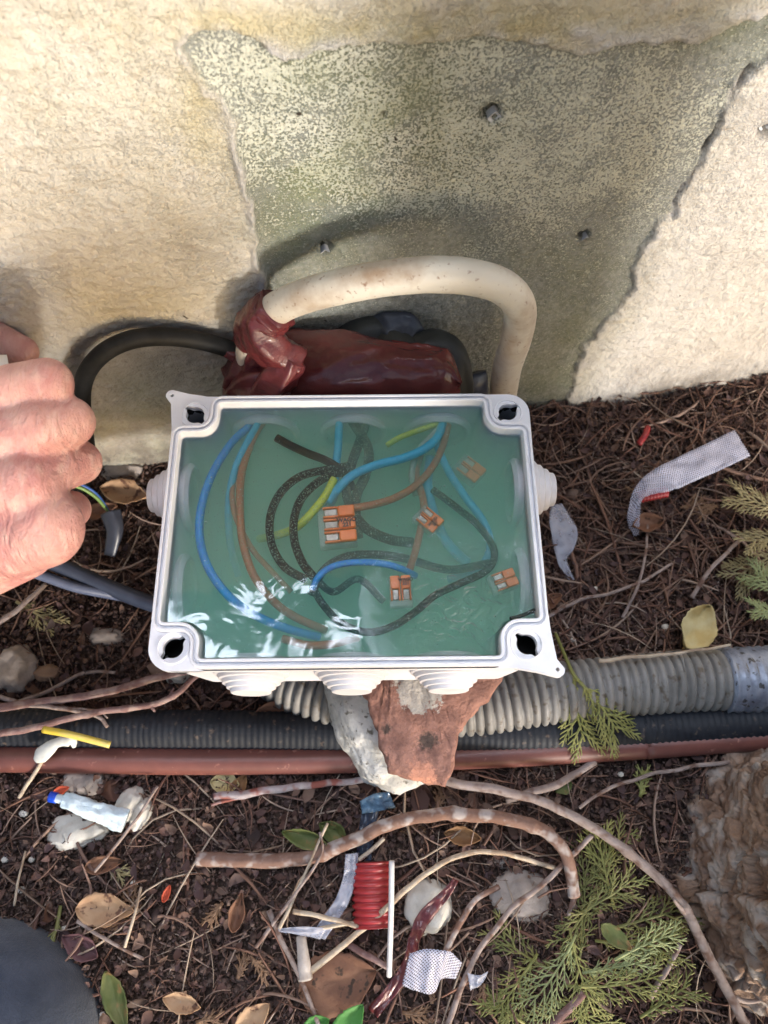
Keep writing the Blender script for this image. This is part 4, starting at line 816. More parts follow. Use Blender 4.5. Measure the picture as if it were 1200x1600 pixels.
# ------------------------------------------------------------------ litter: masses nobody could count
def on_soil(n, region=None):
    x = rng.uniform(-0.30, 0.33, n); y = rng.uniform(-0.11, 0.285, n); ok = y < 0.222 + 0.16 * x - 0.001; return x[ok], y[ok]
def scatter(name, label, cat, n, shape, mat, size, tilt=0.35, lift=0.0, dens=None, flatz=1.0, curve=0.0):
    """many small shapes merged; shape: (V, F array)"""
    x, y = on_soil(n)
    if dens is not None: keep = rng.random(len(x)) < dens(x, y); x, y = x[keep], y[keep]
    n = len(x); sv, sf = shape; k = len(sv)
    s = np.exp(rng.normal(size[0], size[1], n))
    yaw = rng.uniform(0, 2 * math.pi, n); tl = rng.normal(0, tilt, n); ro = rng.uniform(0, 6.28, n) if curve == 0 else rng.normal(0, 0.5, n)
    V = np.broadcast_to(sv, (n, k, 3)).copy(); V *= s[:, None, None]
    if curve: 
        cvx = rng.normal(0, curve, n); V[..., 1] += cvx[:, None] * (V[..., 0] ** 2) / (s[:, None] + 1e-9) * 2; V[..., 2] -= np.abs(rng.normal(0, curve, n))[:, None] * (V[..., 0] ** 2) / (s[:, None] + 1e-9)
    else: V *= 1 + 0.35 * rng.normal(size=(n, k, 1)).clip(-1.5, 1.5)
    c, s_ = np.cos(ro)[:, None], np.sin(ro)[:, None]; Y, Z_ = V[..., 1] * c - V[..., 2] * s_, V[..., 1] * s_ + V[..., 2] * c; V[..., 1], V[..., 2] = Y, Z_ * flatz
    c, s_ = np.cos(tl)[:, None], np.sin(tl)[:, None]; X, Z_ = V[..., 0] * c - V[..., 2] * s_, V[..., 0] * s_ + V[..., 2] * c; V[..., 0], V[..., 2] = X, Z_
    c, s_ = np.cos(yaw)[:, None], np.sin(yaw)[:, None]; X, Y = V[..., 0] * c - V[..., 1] * s_, V[..., 0] * s_ + V[..., 1] * c; V[..., 0], V[..., 1] = X, Y
    V[..., 0] += x[:, None]; V[..., 1] += y[:, None]; V[..., 2] += (gz(x, y) + lift * rng.random(n) + 0.0005)[:, None]
    F = (sf[None] + (np.arange(n) * k)[:, None, None]).reshape(-1, sf.shape[1])
    o = mesh(name, V.reshape(-1, 3), F, mat, loc=(0, 0, 0), smooth=False); tag(o, label, cat, kind='stuff'); return o
octv = np.array([(1, 0, 0), (-1, 0, 0), (0, .8, 0), (0, -.8, 0), (0, 0, .7), (0, 0, -.7)], float); octf = np.array([(0, 2, 4), (2, 1, 4), (1, 3, 4), (3, 0, 4), (2, 0, 5), (1, 2, 5), (3, 1, 5), (0, 3, 5)])
M_crumb = pm('soil_crumbs_material', (0.05, 0.03, 0.02), rough=0.95, spec=0.25, island=[(0.035, 0.022, 0.019), (0.07, 0.043, 0.036), (0.105, 0.066, 0.053), (0.08, 0.048, 0.043), (0.17, 0.115, 0.092), (0.045, 0.030, 0.028), (0.14, 0.095, 0.083)])
scatter('soil_crumbs', 'loose dark soil crumbs and grit over the ground', 'soil', 90000, (octv, octf), M_crumb, (-6.95, 0.48), 0.6, 0.003)
seg_ = 3; pr_ = []
for i, t in enumerate(np.linspace(-0.5, 0.5, 6)):
    rr = 0.020 * (1 - 0.5 * abs(t * 2) ** 3)
    for a_ in range(seg_): pr_.append((t, rr * math.cos(a_ * 2.094), rr * math.sin(a_ * 2.094)))
needv = np.array(pr_); needf = np.array([(i * 3 + a_, i * 3 + (a_ + 1) % 3, (i + 1) * 3 + (a_ + 1) % 3, (i + 1) * 3 + a_) for i in range(5) for a_ in range(3)])
M_need = pm('needle_litter_material', (0.1, 0.06, 0.04), rough=0.85, spec=0.2, island=[(0.11, 0.06, 0.046), (0.21, 0.12, 0.086), (0.15, 0.078, 0.058), (0.29, 0.195, 0.15), (0.18, 0.094, 0.07), (0.085, 0.05, 0.042), (0.24, 0.15, 0.12), (0.35, 0.27, 0.22)])
def rightside(x, y): return 0.25 + 0.75 * sstep(0.02, 0.09, x) * sstep(0.03, 0.08, y) + 0.35 * sstep(-0.05, 0.05, x) * sstep(0.05, 0.0, y)
scatter('needle_litter', 'brown dry needles and fine twiglets matted over the soil', 'litter', 11500, (needv, needf), M_need, (-3.95, 0.45), 0.20, 0.006, rightside, curve=0.22)
scatter('twiglet_litter', 'short broken brown stalks among the soil crumbs', 'litter', 7000, (needv * np.array([1, 1.8, 1.8]), needf), M_need, (-4.9, 0.35), 0.3, 0.004, None, curve=0.5)
scatter('straw_litter', 'long thin pale brown stalks lying across the litter', 'litter', 320, (needv * np.array([1, 0.5, 0.5]), needf), pm('straw_litter_material', (0.3, 0.2, 0.15), rough=0.7, island=[(0.30, 0.21, 0.15), (0.17, 0.11, 0.08), (0.40, 0.32, 0.25), (0.20, 0.12, 0.09)]), (-3.2, 0.25), 0.08, 0.010, None, curve=0.25)
lv = []; 
for i, t in enumerate(np.linspace(-0.5, 0.5, 5)):
    w_ = 0.26 * math.cos(t * math.pi * 0.92); lv += [(t, -w_, 0.10 * (2 * t) ** 2 + 0.05), (t, 0, 0.10 * (2 * t) ** 2), (t, w_, 0.10 * (2 * t) ** 2 + 0.06)]
leafv = np.array(lv); leaff = np.array([(i * 3 + a_, i * 3 + a_ + 1, (i + 1) * 3 + a_ + 1, (i + 1) * 3 + a_) for i in range(4) for a_ in range(2)])
M_frag = pm('leaf_fragment_material', (0.1, 0.06, 0.04), rough=0.75, spec=0.3, island=[(0.065, 0.036, 0.03), (0.12, 0.064, 0.05), (0.085, 0.05, 0.05), (0.045, 0.028, 0.024), (0.18, 0.112, 0.083), (0.10, 0.052, 0.042), (0.06, 0.038, 0.042)])
scatter('leaf_fragments', 'crumbled brown leaf fragments mixed into the soil', 'litter', 20000, (leafv * np.array([1, 1.2, 1.5]), leaff), M_frag, (-5.85, 0.5), 0.6, 0.006, None, curve=0.3)
# dry feathery scraps of cypress
def frond(L_, nb, ang, seed, sub=True, thick=1.0, droop=0.0, width=0.42):
    """flat feathery spray in its own plane, x forward; returns MB in metres"""
    r_ = random.Random(seed); mb = MB()
    def stick(p0, a0, l, th, bend):
        pts = [np.array(p0)]; a = a0; n_ = 5
        for i in range(n_): a += bend / n_; pts.append(pts[-1] + np.array([math.cos(a), math.sin(a), r_.uniform(-.15, .15) - droop * 0.12]) * l / n_)
        pts = np.array(pts)
        mb.add(*sweep(pts, lambda i, t, q_: th * (1 - 0.55 * t) * (1 + 0.22 * (i % 2)), 5, flat=0.75)); return pts
    stem = stick((0, 0, 0), 0, L_, 0.0009 * thick, r_.uniform(-.4, .4)); st = spline(stem, 6)
    for k in range(nb):
        t = 0.12 + 0.86 * k / nb; i = int(t * (len(st) - 1)); p0 = st[i]; dr = st[min(i + 1, len(st) - 1)] - st[i - 1]; a = math.atan2(dr[1], dr[0]); side = 1 if k % 2 else -1
        l = L_ * width * math.sin(math.pi * min(1, 0.25 + 0.75 * (1 - t))) * r_.uniform(.75, 1.15) + 0.002
        b = stick(p0, a + side * R(ang + r_.uniform(-8, 8)), l, 0.00062 * thick, -side * r_.uniform(.1, .5))
        if sub:
            bs_ = spline(b, 4); m_ = max(2, int(l / 0.0023))
            for j in range(m_):
                tj = 0.2 + 0.75 * j / m_; i2 = int(tj * (len(bs_) - 1)); d2 = bs_[min(i2 + 1, len(bs_) - 1)] - bs_[max(0, i2 - 1)]; a2 = math.atan2(d2[1], d2[0]); s2 = 1 if j % 2 else -1
                stick(bs_[i2], a2 + s2 * R(38), l * 0.36 * (1.1 - tj) + 0.0016, 0.00048 * thick, -s2 * 0.3)
    return mb
def green(name, a, b): return pm(name, a, b, 120, rough=0.6, spec=0.35, lo=0.35, hi=0.65)
M_cy = [green('cypress_green', (0.16, 0.17, 0.05), (0.25, 0.245, 0.085)), green('cypress_fresh', (0.19, 0.215, 0.09), (0.27, 0.30, 0.14)), green('cypress_olive', (0.12, 0.13, 0.042), (0.19, 0.18, 0.065)), green('cypress_dry', (0.24, 0.20, 0.10), (0.30, 0.25, 0.13)), green('cypress_brown', (0.16, 0.09, 0.05), (0.22, 0.13, 0.08))]
def sprig(px0, py0, px1, py1, z, mi, label, group=None, nb=12, seed=0, ang=42, roll=0.0, lift=0.0, thick=1.0, stem=None, width=0.42):
    a = P(px0, py0, z); b = P(px1, py1, z + lift); L_ = np.linalg.norm(b - a); X = (b - a) / L_; Zv = np.array([0, 0, 1.0]); Y = np.cross(Zv, X); Y /= np.linalg.norm(Y); Zv = np.cross(X, Y)
    c, s_ = math.cos(roll), math.sin(roll); Y2 = Y * c + Zv * s_; Z2 = -Y * s_ + Zv * c
    mb = frond(L_, nb, ang, seed, thick=thick, width=width); V = np.concatenate(mb.V); V = a + V[:, :1] * X + V[:, 1:2] * Y2 + V[:, 2:3] * Z2
    m2 = MB(); m2.V = [V]; m2.F = mb.F; m2.n = len(V); m2.UV = [np.zeros((len(V), 2))]
    if stem: sp, _ = resample(spline(pxpath(stem), 6), 0.002); m2.add(*sweep(sp, 0.0009, 6))
    o = m2.build('cypress_sprig', M_cy[mi]); tag(o, label, 'sprig', group); return o
HL = 'green feathery cypress sprig in the heap between the curved twig and the tree'; HG = 'cypress sprigs heaped by the tree'
heap = [(890, 1450, 905, 1590, 0.014, 0, 14), (960, 1500, 1050, 1440, 0.016, 1, 12), (905, 1500, 940, 1330, 0.010, 2, 16), (880, 1540, 1040, 1560, 0.012, 0, 15), (900, 1430, 1000, 1380, 0.009, 2, 13), (840, 1490, 780, 1590, 0.010, 0, 13),
        (940, 1560, 800, 1600, 0.008, 2, 14), (930, 1470, 1060, 1490, 0.010, 0, 14), (860, 1560, 1000, 1620, 0.012, 0, 14), (900, 1400, 980, 1300, 0.006, 2, 13), (960, 1450, 1080, 1420, 0.007, 2, 12), (870, 1520, 760, 1480, 0.005, 2, 10), (900, 1460, 850, 1590, 0.015, 1, 12), (940, 1390, 870, 1480, 0.008, 2, 12), (1000, 1590, 1080, 1540, 0.006, 0, 10), (820, 1600, 760, 1560, 0.006, 0, 10), (960, 1420, 920, 1300, 0.007, 0, 12), (910, 1520, 1010, 1510, 0.013, 1, 12)]
for k, (a, b, c, d, z, mi, nb) in enumerate(heap): sprig(a, b, c, d, z, mi, HL, HG, nb, seed=k + 20, roll=random.uniform(-.5, .5), lift=random.uniform(-.004, .006), width=random.uniform(.26, .42), thick=random.uniform(.7, .95))
sprig(905, 1065, 975, 1135, 0.038, 0, 'green cypress sprig drooping over the grey corrugated hose', None, 14, 51, 44, lift=-0.012, stem=[(868, 990, 0.012), (885, 1030, 0.030), (895, 1052, 0.037), (905, 1065, 0.038)], width=0.5)
sprig(898, 1055, 888, 1160, 0.038, 0, 'yellow green cypress sprig hanging straight down in front of the hose', None, 13, 52, 44, lift=-0.018, width=0.42)
for k, (a, b, c, d) in enumerate(((1230, 860, 1145, 885), (1235, 930, 1175, 900), (1240, 800, 1150, 790), (1230, 960, 1180, 955), (1240, 840, 1165, 835))):
    sprig(a, b, c, d, 0.012 + 0.003 * k, 1 if k % 2 else 3, 'pale green cypress sprig at the right edge, ' + ('middle one of the five', 'second from the bottom', 'uppermost of the five', 'lowest of the five', 'second from the top')[k], 'pale sprigs at the right edge', 13, 70 + k, 44, roll=0.2 * k - 0.3, width=0.5)
sprig(25, 940, 85, 975, 0.006, 3, 'dry tan sprig on the dark soil above the grey stone', None, 8, 81, thick=1.1)
sprig(95, 1415, 80, 1530, 0.006, 2, 'thin olive sprig left of the tan leaf', None, 8, 82, 25, width=0.16)
sprig(160, 1350, 195, 1370, 0.004, 3, 'tiny dry sprig right of the flat stone', None, 6, 83)
sprig(1000, 1245, 1010, 1205, 0.006, 0, 'small green sprig just below the brown pipe at the right', None, 7, 84)
for k in range(18):
    a_, b_ = random.choice([(random.uniform(60, 440), random.uniform(1330, 1600)), (random.uniform(870, 1190), random.uniform(680, 1010)), (random.uniform(430, 800), random.uniform(1250, 1600))])
    an = random.uniform(0, 6.28); sprig(a_, b_, a_ + 38 * math.cos(an), b_ + 38 * math.sin(an), 0.004, 4, 'small dry brown cypress scrap lying in the litter', 'dry brown cypress scraps', 7, 200 + k)

# ------------------------------------------------------------------ twigs
def bark_mat(name, a, b, c): return pm(name, a, b, 120, rough=0.85, bump=0.0005, bscale=500, c3=c, s3=150, lo3=0.50, hi3=0.64, spec=0.25)
MT = {'br': bark_mat('twig_brown', (0.17, 0.095, 0.07), (0.23, 0.14, 0.11), (0.36, 0.31, 0.29)), 'pu': bark_mat('twig_purple', (0.15, 0.085, 0.078), (0.21, 0.13, 0.125), (0.28, 0.20, 0.18)),
      'pa': bark_mat('twig_pale', (0.48, 0.40, 0.31), (0.38, 0.30, 0.23), (0.30, 0.22, 0.16)), 'gr': bark_mat('twig_grey', (0.24, 0.185, 0.165), (0.32, 0.26, 0.24), (0.15, 0.09, 0.07)), 'li': bark_mat('twig_bleached', (0.42, 0.37, 0.38), (0.30, 0.24, 0.235), (0.26, 0.09, 0.07))}
def twig(pts, wpx, mk, label, z=0.006, knots=(), taper=0.3, side=()):
    p = pxpath(pts, z); dmean = np.mean([(q - CAM) @ FW for q in p]); r0 = wpx * dmean / FPX / 2; sp, tt = resample(spline(p, 8), 0.0012); n_ = len(sp); s0 = random.random() * 50
    sp[:, 1] += 0.0006 * noise(tt * 90 + s0, 0, 1); sp[:, 2] += 0.0006 * noise(tt * 90 + s0, 0, 9)
    mb = MB(); mb.add(*sweep(sp, lambda i, t, th: r0 * (1 - taper * t) * (1 + 0.10 * noise(tt[i] * 160 + s0, np.cos(th) * 1.5, np.sin(th) * 1.5) + 0.25 * sum(math.exp(-((t - k) / 0.012) ** 2) for k in knots)), 12))
    for sd_ in side:
        s3, t3 = resample(spline(pxpath(sd_, z), 6), 0.0015); mb.add(*sweep(s3, lambda i, t, th: r0 * 0.6 * (1 - 0.5 * t), 8))
    o = mb.build('twig', MT[mk]); tag(o, label, 'twig'); return o
twig([(308, 1342, .007), (400, 1345, .009), (480, 1340, .012), (540, 1318, .016), (610, 1287, .020), (680, 1273, .022), (760, 1275, .022), (830, 1290, .021), (868, 1312, .020), (888, 1345, .017), (897, 1400, .010)], 22, 'br', 'thick brown stick arching above the red ribbed tube', knots=(.3, .62, .8), taper=0.15, side=([(895, 1370, .013), (899, 1395, .009), (888, 1430, .004)],))
twig([(335, 1246, .008), (400, 1238), (470, 1228), (540, 1222), (600, 1212)], 13, 'li', 'bleached lilac twig just below the brown pipe at centre left', z=0.009, side=([(420, 1235), (350, 1252), (330, 1258)],))
twig([(640, 1205, .02), (700, 1222, .022), (790, 1237, .022), (860, 1258, .021), (940, 1302, .020), (1010, 1355, .019), (1065, 1412, .018), (1105, 1490, .017), (1140, 1555, .016), (1175, 1620, .016)], 15, 'gr', 'long grey brown twig sweeping from the rock to the bottom right corner', knots=(.55, .72), taper=0.0, side=([(1140, 1555, .016), (1170, 1565, .014), (1215, 1556, .014)], [(1075, 1430, .018), (1060, 1415, .021), (1052, 1404, .024)]))
twig([(468, 1532, .006), (520, 1490, .010), (580, 1440, .015), (640, 1385, .020), (690, 1350, .022), (738, 1332, .022), (790, 1334, .018), (868, 1357, .008)], 10, 'pa', 'long pale reed bent over the red ribbed tube', taper=0.3)
twig([(700, 1600, .006), (740, 1500, .009), (800, 1420, .012), (850, 1380, .013), (925, 1305, .014)], 9, 'gr', 'grey twig crossing under the thick stick end', taper=0.1)
twig([(-40, 1112, .030), (40, 1100, .028), (120, 1090, .026), (190, 1075, .024), (240, 1060, .020), (300, 1046, .012)], 13, 'pu', 'purplish brown twig ending under the lower left box corner', taper=0.1)
twig([(-40, 1152, .034), (40, 1140, .034), (110, 1122, .032), (170, 1110, .030), (235, 1102, .026), (275, 1085, .022), (300, 1062, .016), (322, 1043, .012)], 11, 'pu', 'knobbly twig crossing the black hose at the left', knots=(.45, .6, .8), taper=0.2, side=([(235, 1102, .026), (242, 1112, .026)], [(262, 1094, .022), (272, 1075, .022)]))
twig([(-40, 1075, .028), (30, 1098, .028), (80, 1105, .028), (150, 1118, .027), (168, 1137, .026)], 8, 'gr', 'thin twig lying over the black hose at the left edge', side=([(80, 1105, .028), (150, 1110, .027), (168, 1122, .027)],))
twig([(20, 1100, .008), (75, 1080), (130, 1052), (180, 1050)], 7, 'gr', 'thin forked twig right of the round grey stone', z=0.006)
twig([(420, 1422, .009), (440, 1470), (470, 1530), (505, 1620)], 9, 'gr', 'dark twig running to the bottom edge left of the pale reed', z=0.009)
twig([(458, 1424, .014), (500, 1432, .015), (560, 1447, .014)], 8, 'pa', 'short cream straw under the clear tape', taper=0.2)
twig([(495, 1452, .012), (540, 1444, .013), (610, 1448, .013)], 6, 'pa', 'thin cream straw touching the red ribbed tube base', taper=0.2)
twig([(436, 1452, .010), (470, 1380, .014), (512, 1285, .018)], 6, 'pa', 'left of two pale straws leaning over the thick stick', taper=0.3)
twig([(400, 1480, .008), (440, 1425, .012), (500, 1340, .017), (500, 1300, .018)], 6, 'gr', 'right dull straw leaning over the thick stick', taper=0.3)
twig([(1140, 1190, .012), (1070, 1200), (1000, 1215), (940, 1238), (905, 1262)], 7, 'gr', 'thin grey twig from the tree bark leftward below the pipe', z=0.010, taper=0.3)
twig([(148, 1362, .008), (190, 1310, .014), (220, 1270, .016), (246, 1228, .014)], 5, 'gr', 'thin straight stalk lying across the white pebble', taper=0.1)
twig([(855, 1605, .010), (885, 1580, .012), (912, 1552, .014)], 13, 'pu', 'stubby reddish stick at the bottom among the cypress sprigs', taper=0.05)
twig([(935, 1032, .038), (1000, 1026, .038), (1080, 1018, .037), (1140, 1008, .034)], 6, 'pa', 'pale straw along the top of the grey corrugated hose', taper=0.3)
twig([(-10, 978, .008), (30, 950, .010), (72, 912, .012)], 9, 'gr', 'twig below the hand at the left edge', taper=0.2)
twig([(845, 970, .010), (900, 940, .014), (960, 925, .014), (1010, 905, .014), (1050, 880, .010)], 6, 'gr', 'curved twig left of the yellowish leaf', taper=0.3)
twig([(972, 965, .008), (995, 920, .014), (1008, 870, .014), (1012, 820, .008)], 5, 'gr', 'upright thin stalk above the yellowish leaf', taper=0.3)
twig([(1080, 935, .008), (1110, 890, .014), (1160, 840, .012)], 7, 'gr', 'twig leaning right beside the pale sprigs', taper=0.2)
twig([(560, 1345, .012), (600, 1310, .016)], 7, 'pa', 'short broken straw above the red ribbed tube', taper=0.1)
twig([(545, 1475, .006), (575, 1495, .008), (605, 1510, .007)], 11, 'pu', 'short purplish twig under the pale reed', taper=0.2)
twig([(690, 1500, .008), (720, 1440, .010), (745, 1405, .010), (780, 1385, .009)], 10, 'br', 'brown twig right of the maroon strip', taper=0.2)
twig([(1015, 1560, .007), (1050, 1500, .012), (1062, 1475, .012)], 9, 'gr', 'small grey twig between the sprigs and the tree', taper=0.1)
twig([(790, 1250, .007), (870, 1225, .010), (930, 1190, .010)], 12, 'gr', 'grey stick half hidden behind the long twig under the pipe', taper=0.1)
twig([(120, 1440, .008), (170, 1470, .009), (225, 1500, .006)], 6, 'gr', 'thin stalk below the tan leaf at the lower left', taper=0.2)
twig([(195, 1480, .010), (210, 1430, .012), (221, 1385, .008)], 5, 'pa', 'tiny straw right of the tan leaf', taper=0.2)
twig([(22, 1415, .008), (30, 1370, .010), (40, 1330, .007)], 4, 'pa', 'thin pale stalk upright at the lower left edge', taper=0.2)

# ------------------------------------------------------------------ stones
M_st = [pm('stone_grey', (0.34, 0.29, 0.26), (0.22, 0.185, 0.165), 70, rough=0.9, bump=0.0008, bscale=300), pm('stone_white', (0.56, 0.53, 0.48), (0.44, 0.41, 0.36), 60, rough=0.85, bump=0.0006, bscale=300), pm('stone_tan', (0.28, 0.18, 0.12), (0.20, 0.13, 0.09), 70, rough=0.9, bump=0.0006, bscale=300)]
def st(px_, py_, wpx, hpx, hz, mi, label, seed, rot=0, zc=None):
    d = (P(px_, py_, 0.005) - CAM) @ FW; s_ = d / FPX; c = P(px_, py_, hz * 0.18 if zc is None else zc - 0.0015)
    o = stone('stone', c, (wpx * s_, hpx * s_ * 1.05, hz), M_st[mi], seed, rot, amp=0.24, sub=4, freq=1.5, ang=0.12); tag(o, label, 'stone'); return o
st(25, 1046, 62, 68, 0.020, 0, 'round grey stone at the left edge', 1); st(73, 1052, 42, 24, 0.010, 2, 'small tan stone beside the round grey one', 2)
st(166, 995, 54, 26, 0.012, 0, 'oval grey stone left of the box corner', 3); st(276, 1054, 40, 26, 0.012, 1, 'white pebble under the lower left box corner', 4)
st(122, 1297, 92, 52, 0.010, 1, 'flat pale stone under the crumpled tube', 5, 12); st(204, 1257, 42, 50, 0.012, 1, 'off white pebble right of the crumpled tube', 6, -30); st(222, 1272, 28, 46, 0.012, 1, 'narrow white pebble under the thin stalk', 16, -25)
st(668, 1414, 72, 74, 0.020, 1, 'white stone right of the red ribbed tube', 7); st(190, 738, 60, 30, 0.012, 0, 'dull grey stone at the foot of the wall left of the box', 8)
st(815, 1400, 90, 70, 0.014, 0, 'mossy grey stone behind the grey twig', 9); st(130, 1222, 60, 40, 0.008, 0, 'grey brown stone just below the pipe at left', 10)
st(785, 1345, 26, 22, 0.006, 0, 'small grey stone above the white stone', 12)
for k, (a, b, s_, where) in enumerate(((37, 1271, 13, 'left of the crumpled tube'), (8, 1343, 11, 'at the very left edge below the flat stone'), (210, 1380, 11, 'above the right tip of the tan leaf'), (33, 1390, 11, 'left of the thin olive sprig'), (1040, 980, 12, 'just left of the broad yellowish leaf'), (970, 1210, 9, 'below the brown pipe at the right'), (895, 1000, 9, 'beside the lower right box corner'), (50, 1343, 10, 'under the flat stone'), (160, 1585, 9, 'beside the dull green leaf at the bottom left'), (236, 1412, 6, 'between the tan leaf and the tiny red leaf'), (100, 1450, 9, 'just above the purplish leaf'), (930, 920, 8, 'in the needles right of the plastic strip'))):
    st(a, b, s_, s_ * 0.8, 0.003, 1, 'tiny white grit stone ' + where, 30 + k, zc=0.0045)['group'] = 'tiny white grit stones'

# ------------------------------------------------------------------ leaves
def lmat(n, a, b, c=None): return pm(n, a, b, 90, rough=0.65, spec=0.25, bump=0.0003, bscale=250, c3=c, s3=240, lo3=0.62, hi3=0.7)
ML = {'tan': lmat('leaf_tan', (0.42, 0.27, 0.16), (0.34, 0.20, 0.115), (0.12, 0.06, 0.04)), 'yel': lmat('leaf_yellowish', (0.52, 0.44, 0.24), (0.46, 0.34, 0.14)), 'grn': lmat('leaf_green', (0.075, 0.095, 0.03), (0.13, 0.135, 0.05), (0.2, 0.12, 0.05)),
      'brn': lmat('leaf_brown', (0.20, 0.10, 0.06), (0.14, 0.065, 0.04), (0.05, 0.03, 0.02)), 'pur': lmat('leaf_purple', (0.14, 0.07, 0.075), (0.10, 0.05, 0.055)), 'brt': lmat('leaf_bright', (0.06, 0.19, 0.04), (0.09, 0.23, 0.06)), 'org': lmat('leaf_orange', (0.24, 0.13, 0.06), (0.17, 0.085, 0.04)), 'red': lmat('leaf_red', (0.45, 0.08, 0.04), (0.36, 0.06, 0.03))}
def leaf(px_, py_, ang, lpx, wpx, mk, label, z=0.008, curl=0.25, tilt=(0, 0), seed=0, group=None, bend=0.0):
    d = (P(px_, py_, z) - CAM) @ FW / FPX; Lm, Wm = lpx * d, wpx * d; nu, nv = 22, 11; V = []; r_ = random.Random(seed + int(px_)); r0_ = r_.random()
    for i in range(nu):
        t = i / (nu - 1); w_ = Wm / 2 * (math.sin(math.pi * t ** (0.7 + 0.4 * r0_)) ** 0.8) * (1 + 0.16 * float(noise(t * 5, px_ * 0.37, seed)) + 0.10 * float(noise(t * 17, px_ * 0.37, seed))) + 0.00025
        for j in range(nv):
            s_ = (j / (nv - 1) - 0.5) * 2; x = (t - 0.5) * Lm; y = s_ * w_ + bend * Lm * (4 * (t - 0.5) ** 2)
            zc = 1.5 * curl * Wm * (s_ * s_) * (0.5 + 0.3 * math.sin(3 * t + seed)) + curl * Lm * 0.5 * (t - 0.5) ** 2 + 0.02 * Wm * math.sin(14 * t + 2 * s_ * 3 + seed) - 0.03 * Wm * math.exp(-(s_ / 0.12) ** 2)
            V.append((x, y, zc))
    F = [(i * nv + j, i * nv + j + 1, (i + 1) * nv + j + 1, (i + 1) * nv + j) for i in range(nu - 1) for j in range(nv - 1)]
    V = np.array(V); Mx = Matrix.Rotation(R(ang), 3, 'Z') @ Matrix.Rotation(R(tilt[0]), 3, 'X') @ Matrix.Rotation(R(tilt[1]), 3, 'Y'); V = V @ np.array(Mx).T + P(px_, py_, z)
    mb = MB(); mb.add(V, F); o = mb.build('leaf', ML[mk]); sm = o.modifiers.new('thick', 'SOLIDIFY'); sm.thickness = 0.0003; tag(o, label, 'leaf', group); return o
leaf(1084, 980, 55, 82, 58, 'yel', 'broad yellowish leaf standing near the grey hose end', 0.016, 0.25, (15, 0))
leaf(166, 1421, -2, 92, 44, 'tan', 'tan dry leaf alone on the dark soil at lower left', 0.007, 0.16)
leaf(182, 1562, -62, 90, 36, 'grn', 'dull green leaf at the bottom left beside the knee', 0.008, 0.2); leaf(285, 1566, -12, 62, 26, 'tan', 'small pale leaf right of the dull green one', 0.007, 0.25)
leaf(395, 1592, 40, 66, 38, 'tan', 'tan leaf at the bottom edge left of centre', 0.008, 0.2); leaf(478, 1306, -15, 74, 28, 'grn', 'curled olive leaf above the thick stick', 0.012, 0.45, (18, 0)); leaf(520, 1300, -30, 50, 30, 'grn', 'small shaded olive leaf behind the curled one', 0.008, 0.3)
leaf(722, 1306, -8, 58, 26, 'org', 'orange brown leaf below the thick stick', 0.009, 0.35); leaf(430, 1116, 10, 64, 34, 'brn', 'glossy brown leaf beneath the box glands', 0.012, 0.3); leaf(472, 1120, 80, 42, 26, 'brn', 'small brown leaf beside the rock and black hose', 0.010, 0.3)
leaf(528, 1535, 15, 125, 90, 'brn', 'large flat brown leaf with dark blotches at the bottom centre', 0.006, 0.08, seed=4); leaf(546, 1598, 50, 66, 40, 'brt', 'bright green leaf at the bottom edge', 0.012, 0.15); leaf(492, 1604, 25, 50, 30, 'brt', 'small bright green leaf tip at the bottom edge', 0.008, 0.2)
leaf(128, 1478, -25, 66, 34, 'pur', 'purplish leaf below the tan leaf', 0.006, 0.3); leaf(196, 772, -12, 78, 40, 'tan', 'tan leaf on the shaded soil left of the box', 0.006, 0.25); leaf(160, 800, 20, 50, 26, 'brn', 'brown leaf under the thin blue core wires', 0.005, 0.3)
leaf(261, 1396, 70, 26, 11, 'red', 'tiny red orange leaf in the soil at lower left', 0.006, 0.3); leaf(352, 1224, -5, 46, 34, 'yel', 'yellowish leaf under the bleached lilac twig', 0.005, 0.2); leaf(375, 1228, 60, 36, 24, 'org', 'orange leaf tip behind the yellowish one', 0.005, 0.3)
leaf(962, 1464, -38, 56, 26, 'grn', 'olive leaf lying in the heap of cypress', 0.020, 0.12); leaf(455, 1060, 0, 40, 24, 'brn', 'brown leaf hidden under the box edge', 0.008, 0.2); leaf(880, 1230, 30, 30, 20, 'grn', 'little dark green leaf under the pipe', 0.006, 0.2)
leaf(165, 1350, 10, 60, 24, 'brn', 'reddish brown leaf right of the flat stone', 0.005, 0.3); leaf(96, 1235, 20, 26, 12, 'red', 'small red fragment above the crumpled tube', 0.010, 0.2)
leaf(372, 1425, 80, 56, 24, 'brn', 'folded brown leaf right of the tan leaf', 0.006, 0.4); leaf(860, 940, 30, 40, 22, 'brn', 'brown leaf right of the box edge', 0.008, 0.3); leaf(1010, 820, 10, 50, 30, 'brn', 'brown leaf below the white mesh band', 0.008, 0.35)

